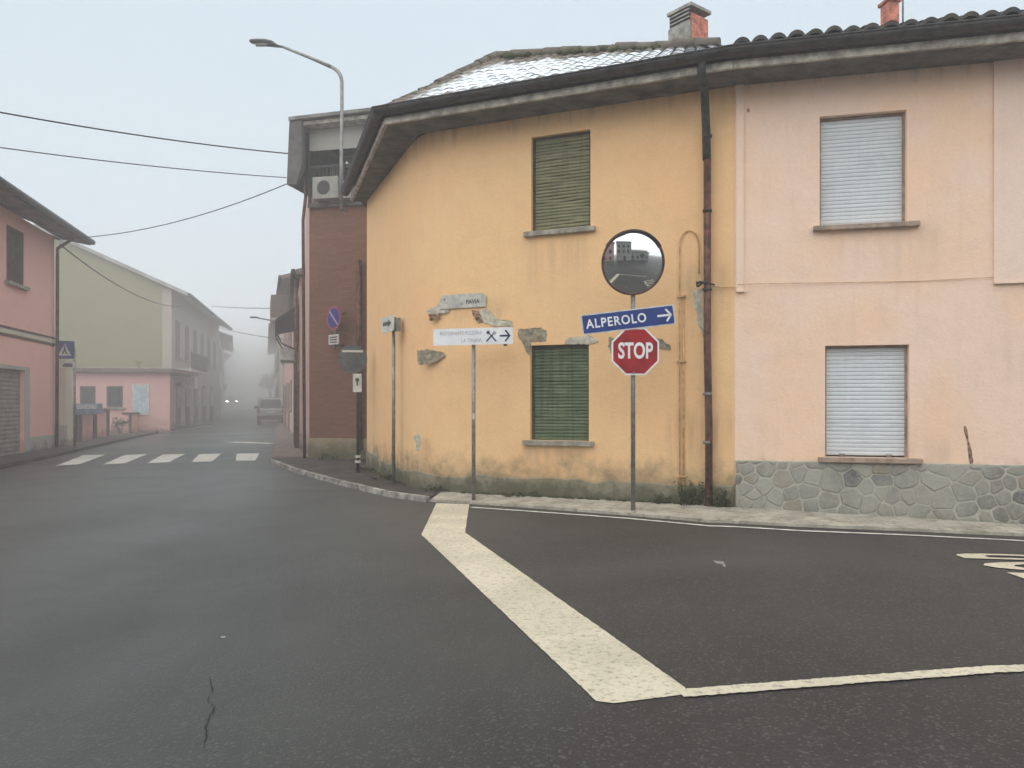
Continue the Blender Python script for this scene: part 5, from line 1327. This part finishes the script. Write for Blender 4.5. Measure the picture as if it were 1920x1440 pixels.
# ================================================================== HOUSES BEHIND THE PHOTOGRAPHER (seen in the mirror)
street_house('mirrored_house', 'pinkish house reflected left of centre in the round mirror', (-2.6, -7.6), (-12.5, -4.8), 8, 8.2, M['farpink'], M['tileleft'], [(1+2.6*k, 2.1+2.6*k, 3.9, 5.4) for k in range(4)]+[(1+2.6*k, 2.1+2.6*k, 1.0, 2.4) for k in range(4)], pl=.5)
street_house('mirrored_house', 'tall grey gabled house reflected at the centre of the round mirror', (5.2, -9.8), (-1.8, -8.9), 9, 9.2, M['greywall'], M['tiledark'], [(1+2.2*k, 2.0+2.2*k, 3.9, 5.4) for k in range(3)]+[(1+2.2*k, 2.0+2.2*k, 6.4, 7.7) for k in range(3)], [(2.6, 3.8, 2.5)], pl=.5)
street_house('mirrored_house', 'low brown house reflected right of centre in the round mirror', (17, -12), (6.6, -12.5), 9, 4.6, M['greywall'], M['tileold'], [(1+3*k, 2.2+3*k, 1.1, 2.5) for k in range(4)])
bush((10, -7, -.25), 1.3, 1500, 'dark tree reflected at the right edge of the round mirror', 'tree', 12, None, True, 'tree')

# ================================================================== FOG
mb = MB(); x0, x1, y0, y1, z0, z1 = -160, 110, -70, 175, -3, 20
mb.bx(((x0+x1)/2, (y0+y1)/2, (z0+z1)/2), x1-x0, y1-y0, z1-z0)
m = bpy.data.materials.new('winter_fog'); m.use_nodes = True; nt = NT(m); nt.n.remove(nt.n['Principled BSDF'])
vs_ = nt.new('ShaderNodeVolumeScatter'); vs_.inputs['Color'].default_value = (.998, .999, 1, 1); vs_.inputs['Density'].default_value = .0055; vs_.inputs['Anisotropy'].default_value = 0
nt.link(vs_.outputs[0], nt.n['Material Output'].inputs['Volume'])
fog = mb.build('fog', m, kind='structure')
for k, (ya, dens, zt_) in enumerate(((15, .0065, 11), (57, .032, 8.5))):
    m2 = m.copy(); m2.name = 'denser_fog'; [n_ for n_ in m2.node_tree.nodes if n_.type == 'VOLUME_SCATTER'][0].inputs['Density'].default_value = dens
    mb = MB(); mb.bx((-25, (ya+173-k)/2, (zt_-1-k)/2), 240-k, 173-k-ya, zt_+1+k); mb.build('fog_bank', m2, kind='structure')

# ================================================================== LIGHT
w = bpy.data.worlds.new('World'); scene.world = w; w.use_nodes = True; nt = NT(w); bg = nt.n['Background']
SE, SR = R(30), R(200)
sk = nt.new('ShaderNodeTexSky'); sk.sky_type = 'NISHITA'; sk.sun_disc = False; sk.sun_elevation = SE; sk.sun_rotation = SR; sk.dust_density = 4; sk.air_density = 1.0
c = mix(nt, .9, sk.outputs[0], (7.6, 8.75, 9.6))
nt.link(c, bg.inputs['Color']); bg.inputs['Strength'].default_value = .10
sd = bpy.data.lights.new('sun', 'SUN'); sd.energy = 3.7; sd.angle = R(150); sd.color = (1, .965, .90)
so = bpy.data.objects.new('sun', sd); COL.objects.link(so)
# sun behind and to the left of the viewer
dirv = Vector((-math.sin(R(-20))*-1*math.cos(SE)*1.0, -math.cos(R(20))*math.cos(SE), math.sin(SE)))
so.rotation_euler = dirv.to_track_quat('Z', 'Y').to_euler(); so.location = (0, -5, 20)

# ================================================================== CAMERA
cd = bpy.data.cameras.new('camera'); cam = bpy.data.objects.new('camera', cd); COL.objects.link(cam)
cam.location = (0, 0, HC); cam.rotation_euler = (R(90), 0, 0); cd.sensor_width = 36; cd.lens = 36*F/1920; cd.shift_y = (HY-720)/1920; cd.clip_end = 2000; cd.clip_start = .05
scene.camera = cam
scene.view_settings.view_transform = 'Standard'; scene.view_settings.look = 'None'; scene.view_settings.exposure = 0
cy = scene.cycles; cy.use_denoising = True; cy.volume_bounces = 14; cy.max_bounces = 16; cy.diffuse_bounces = 3; cy.sample_clamp_indirect = 4
for o in bpy.data.objects:
    if 'base' in o: del o['base']
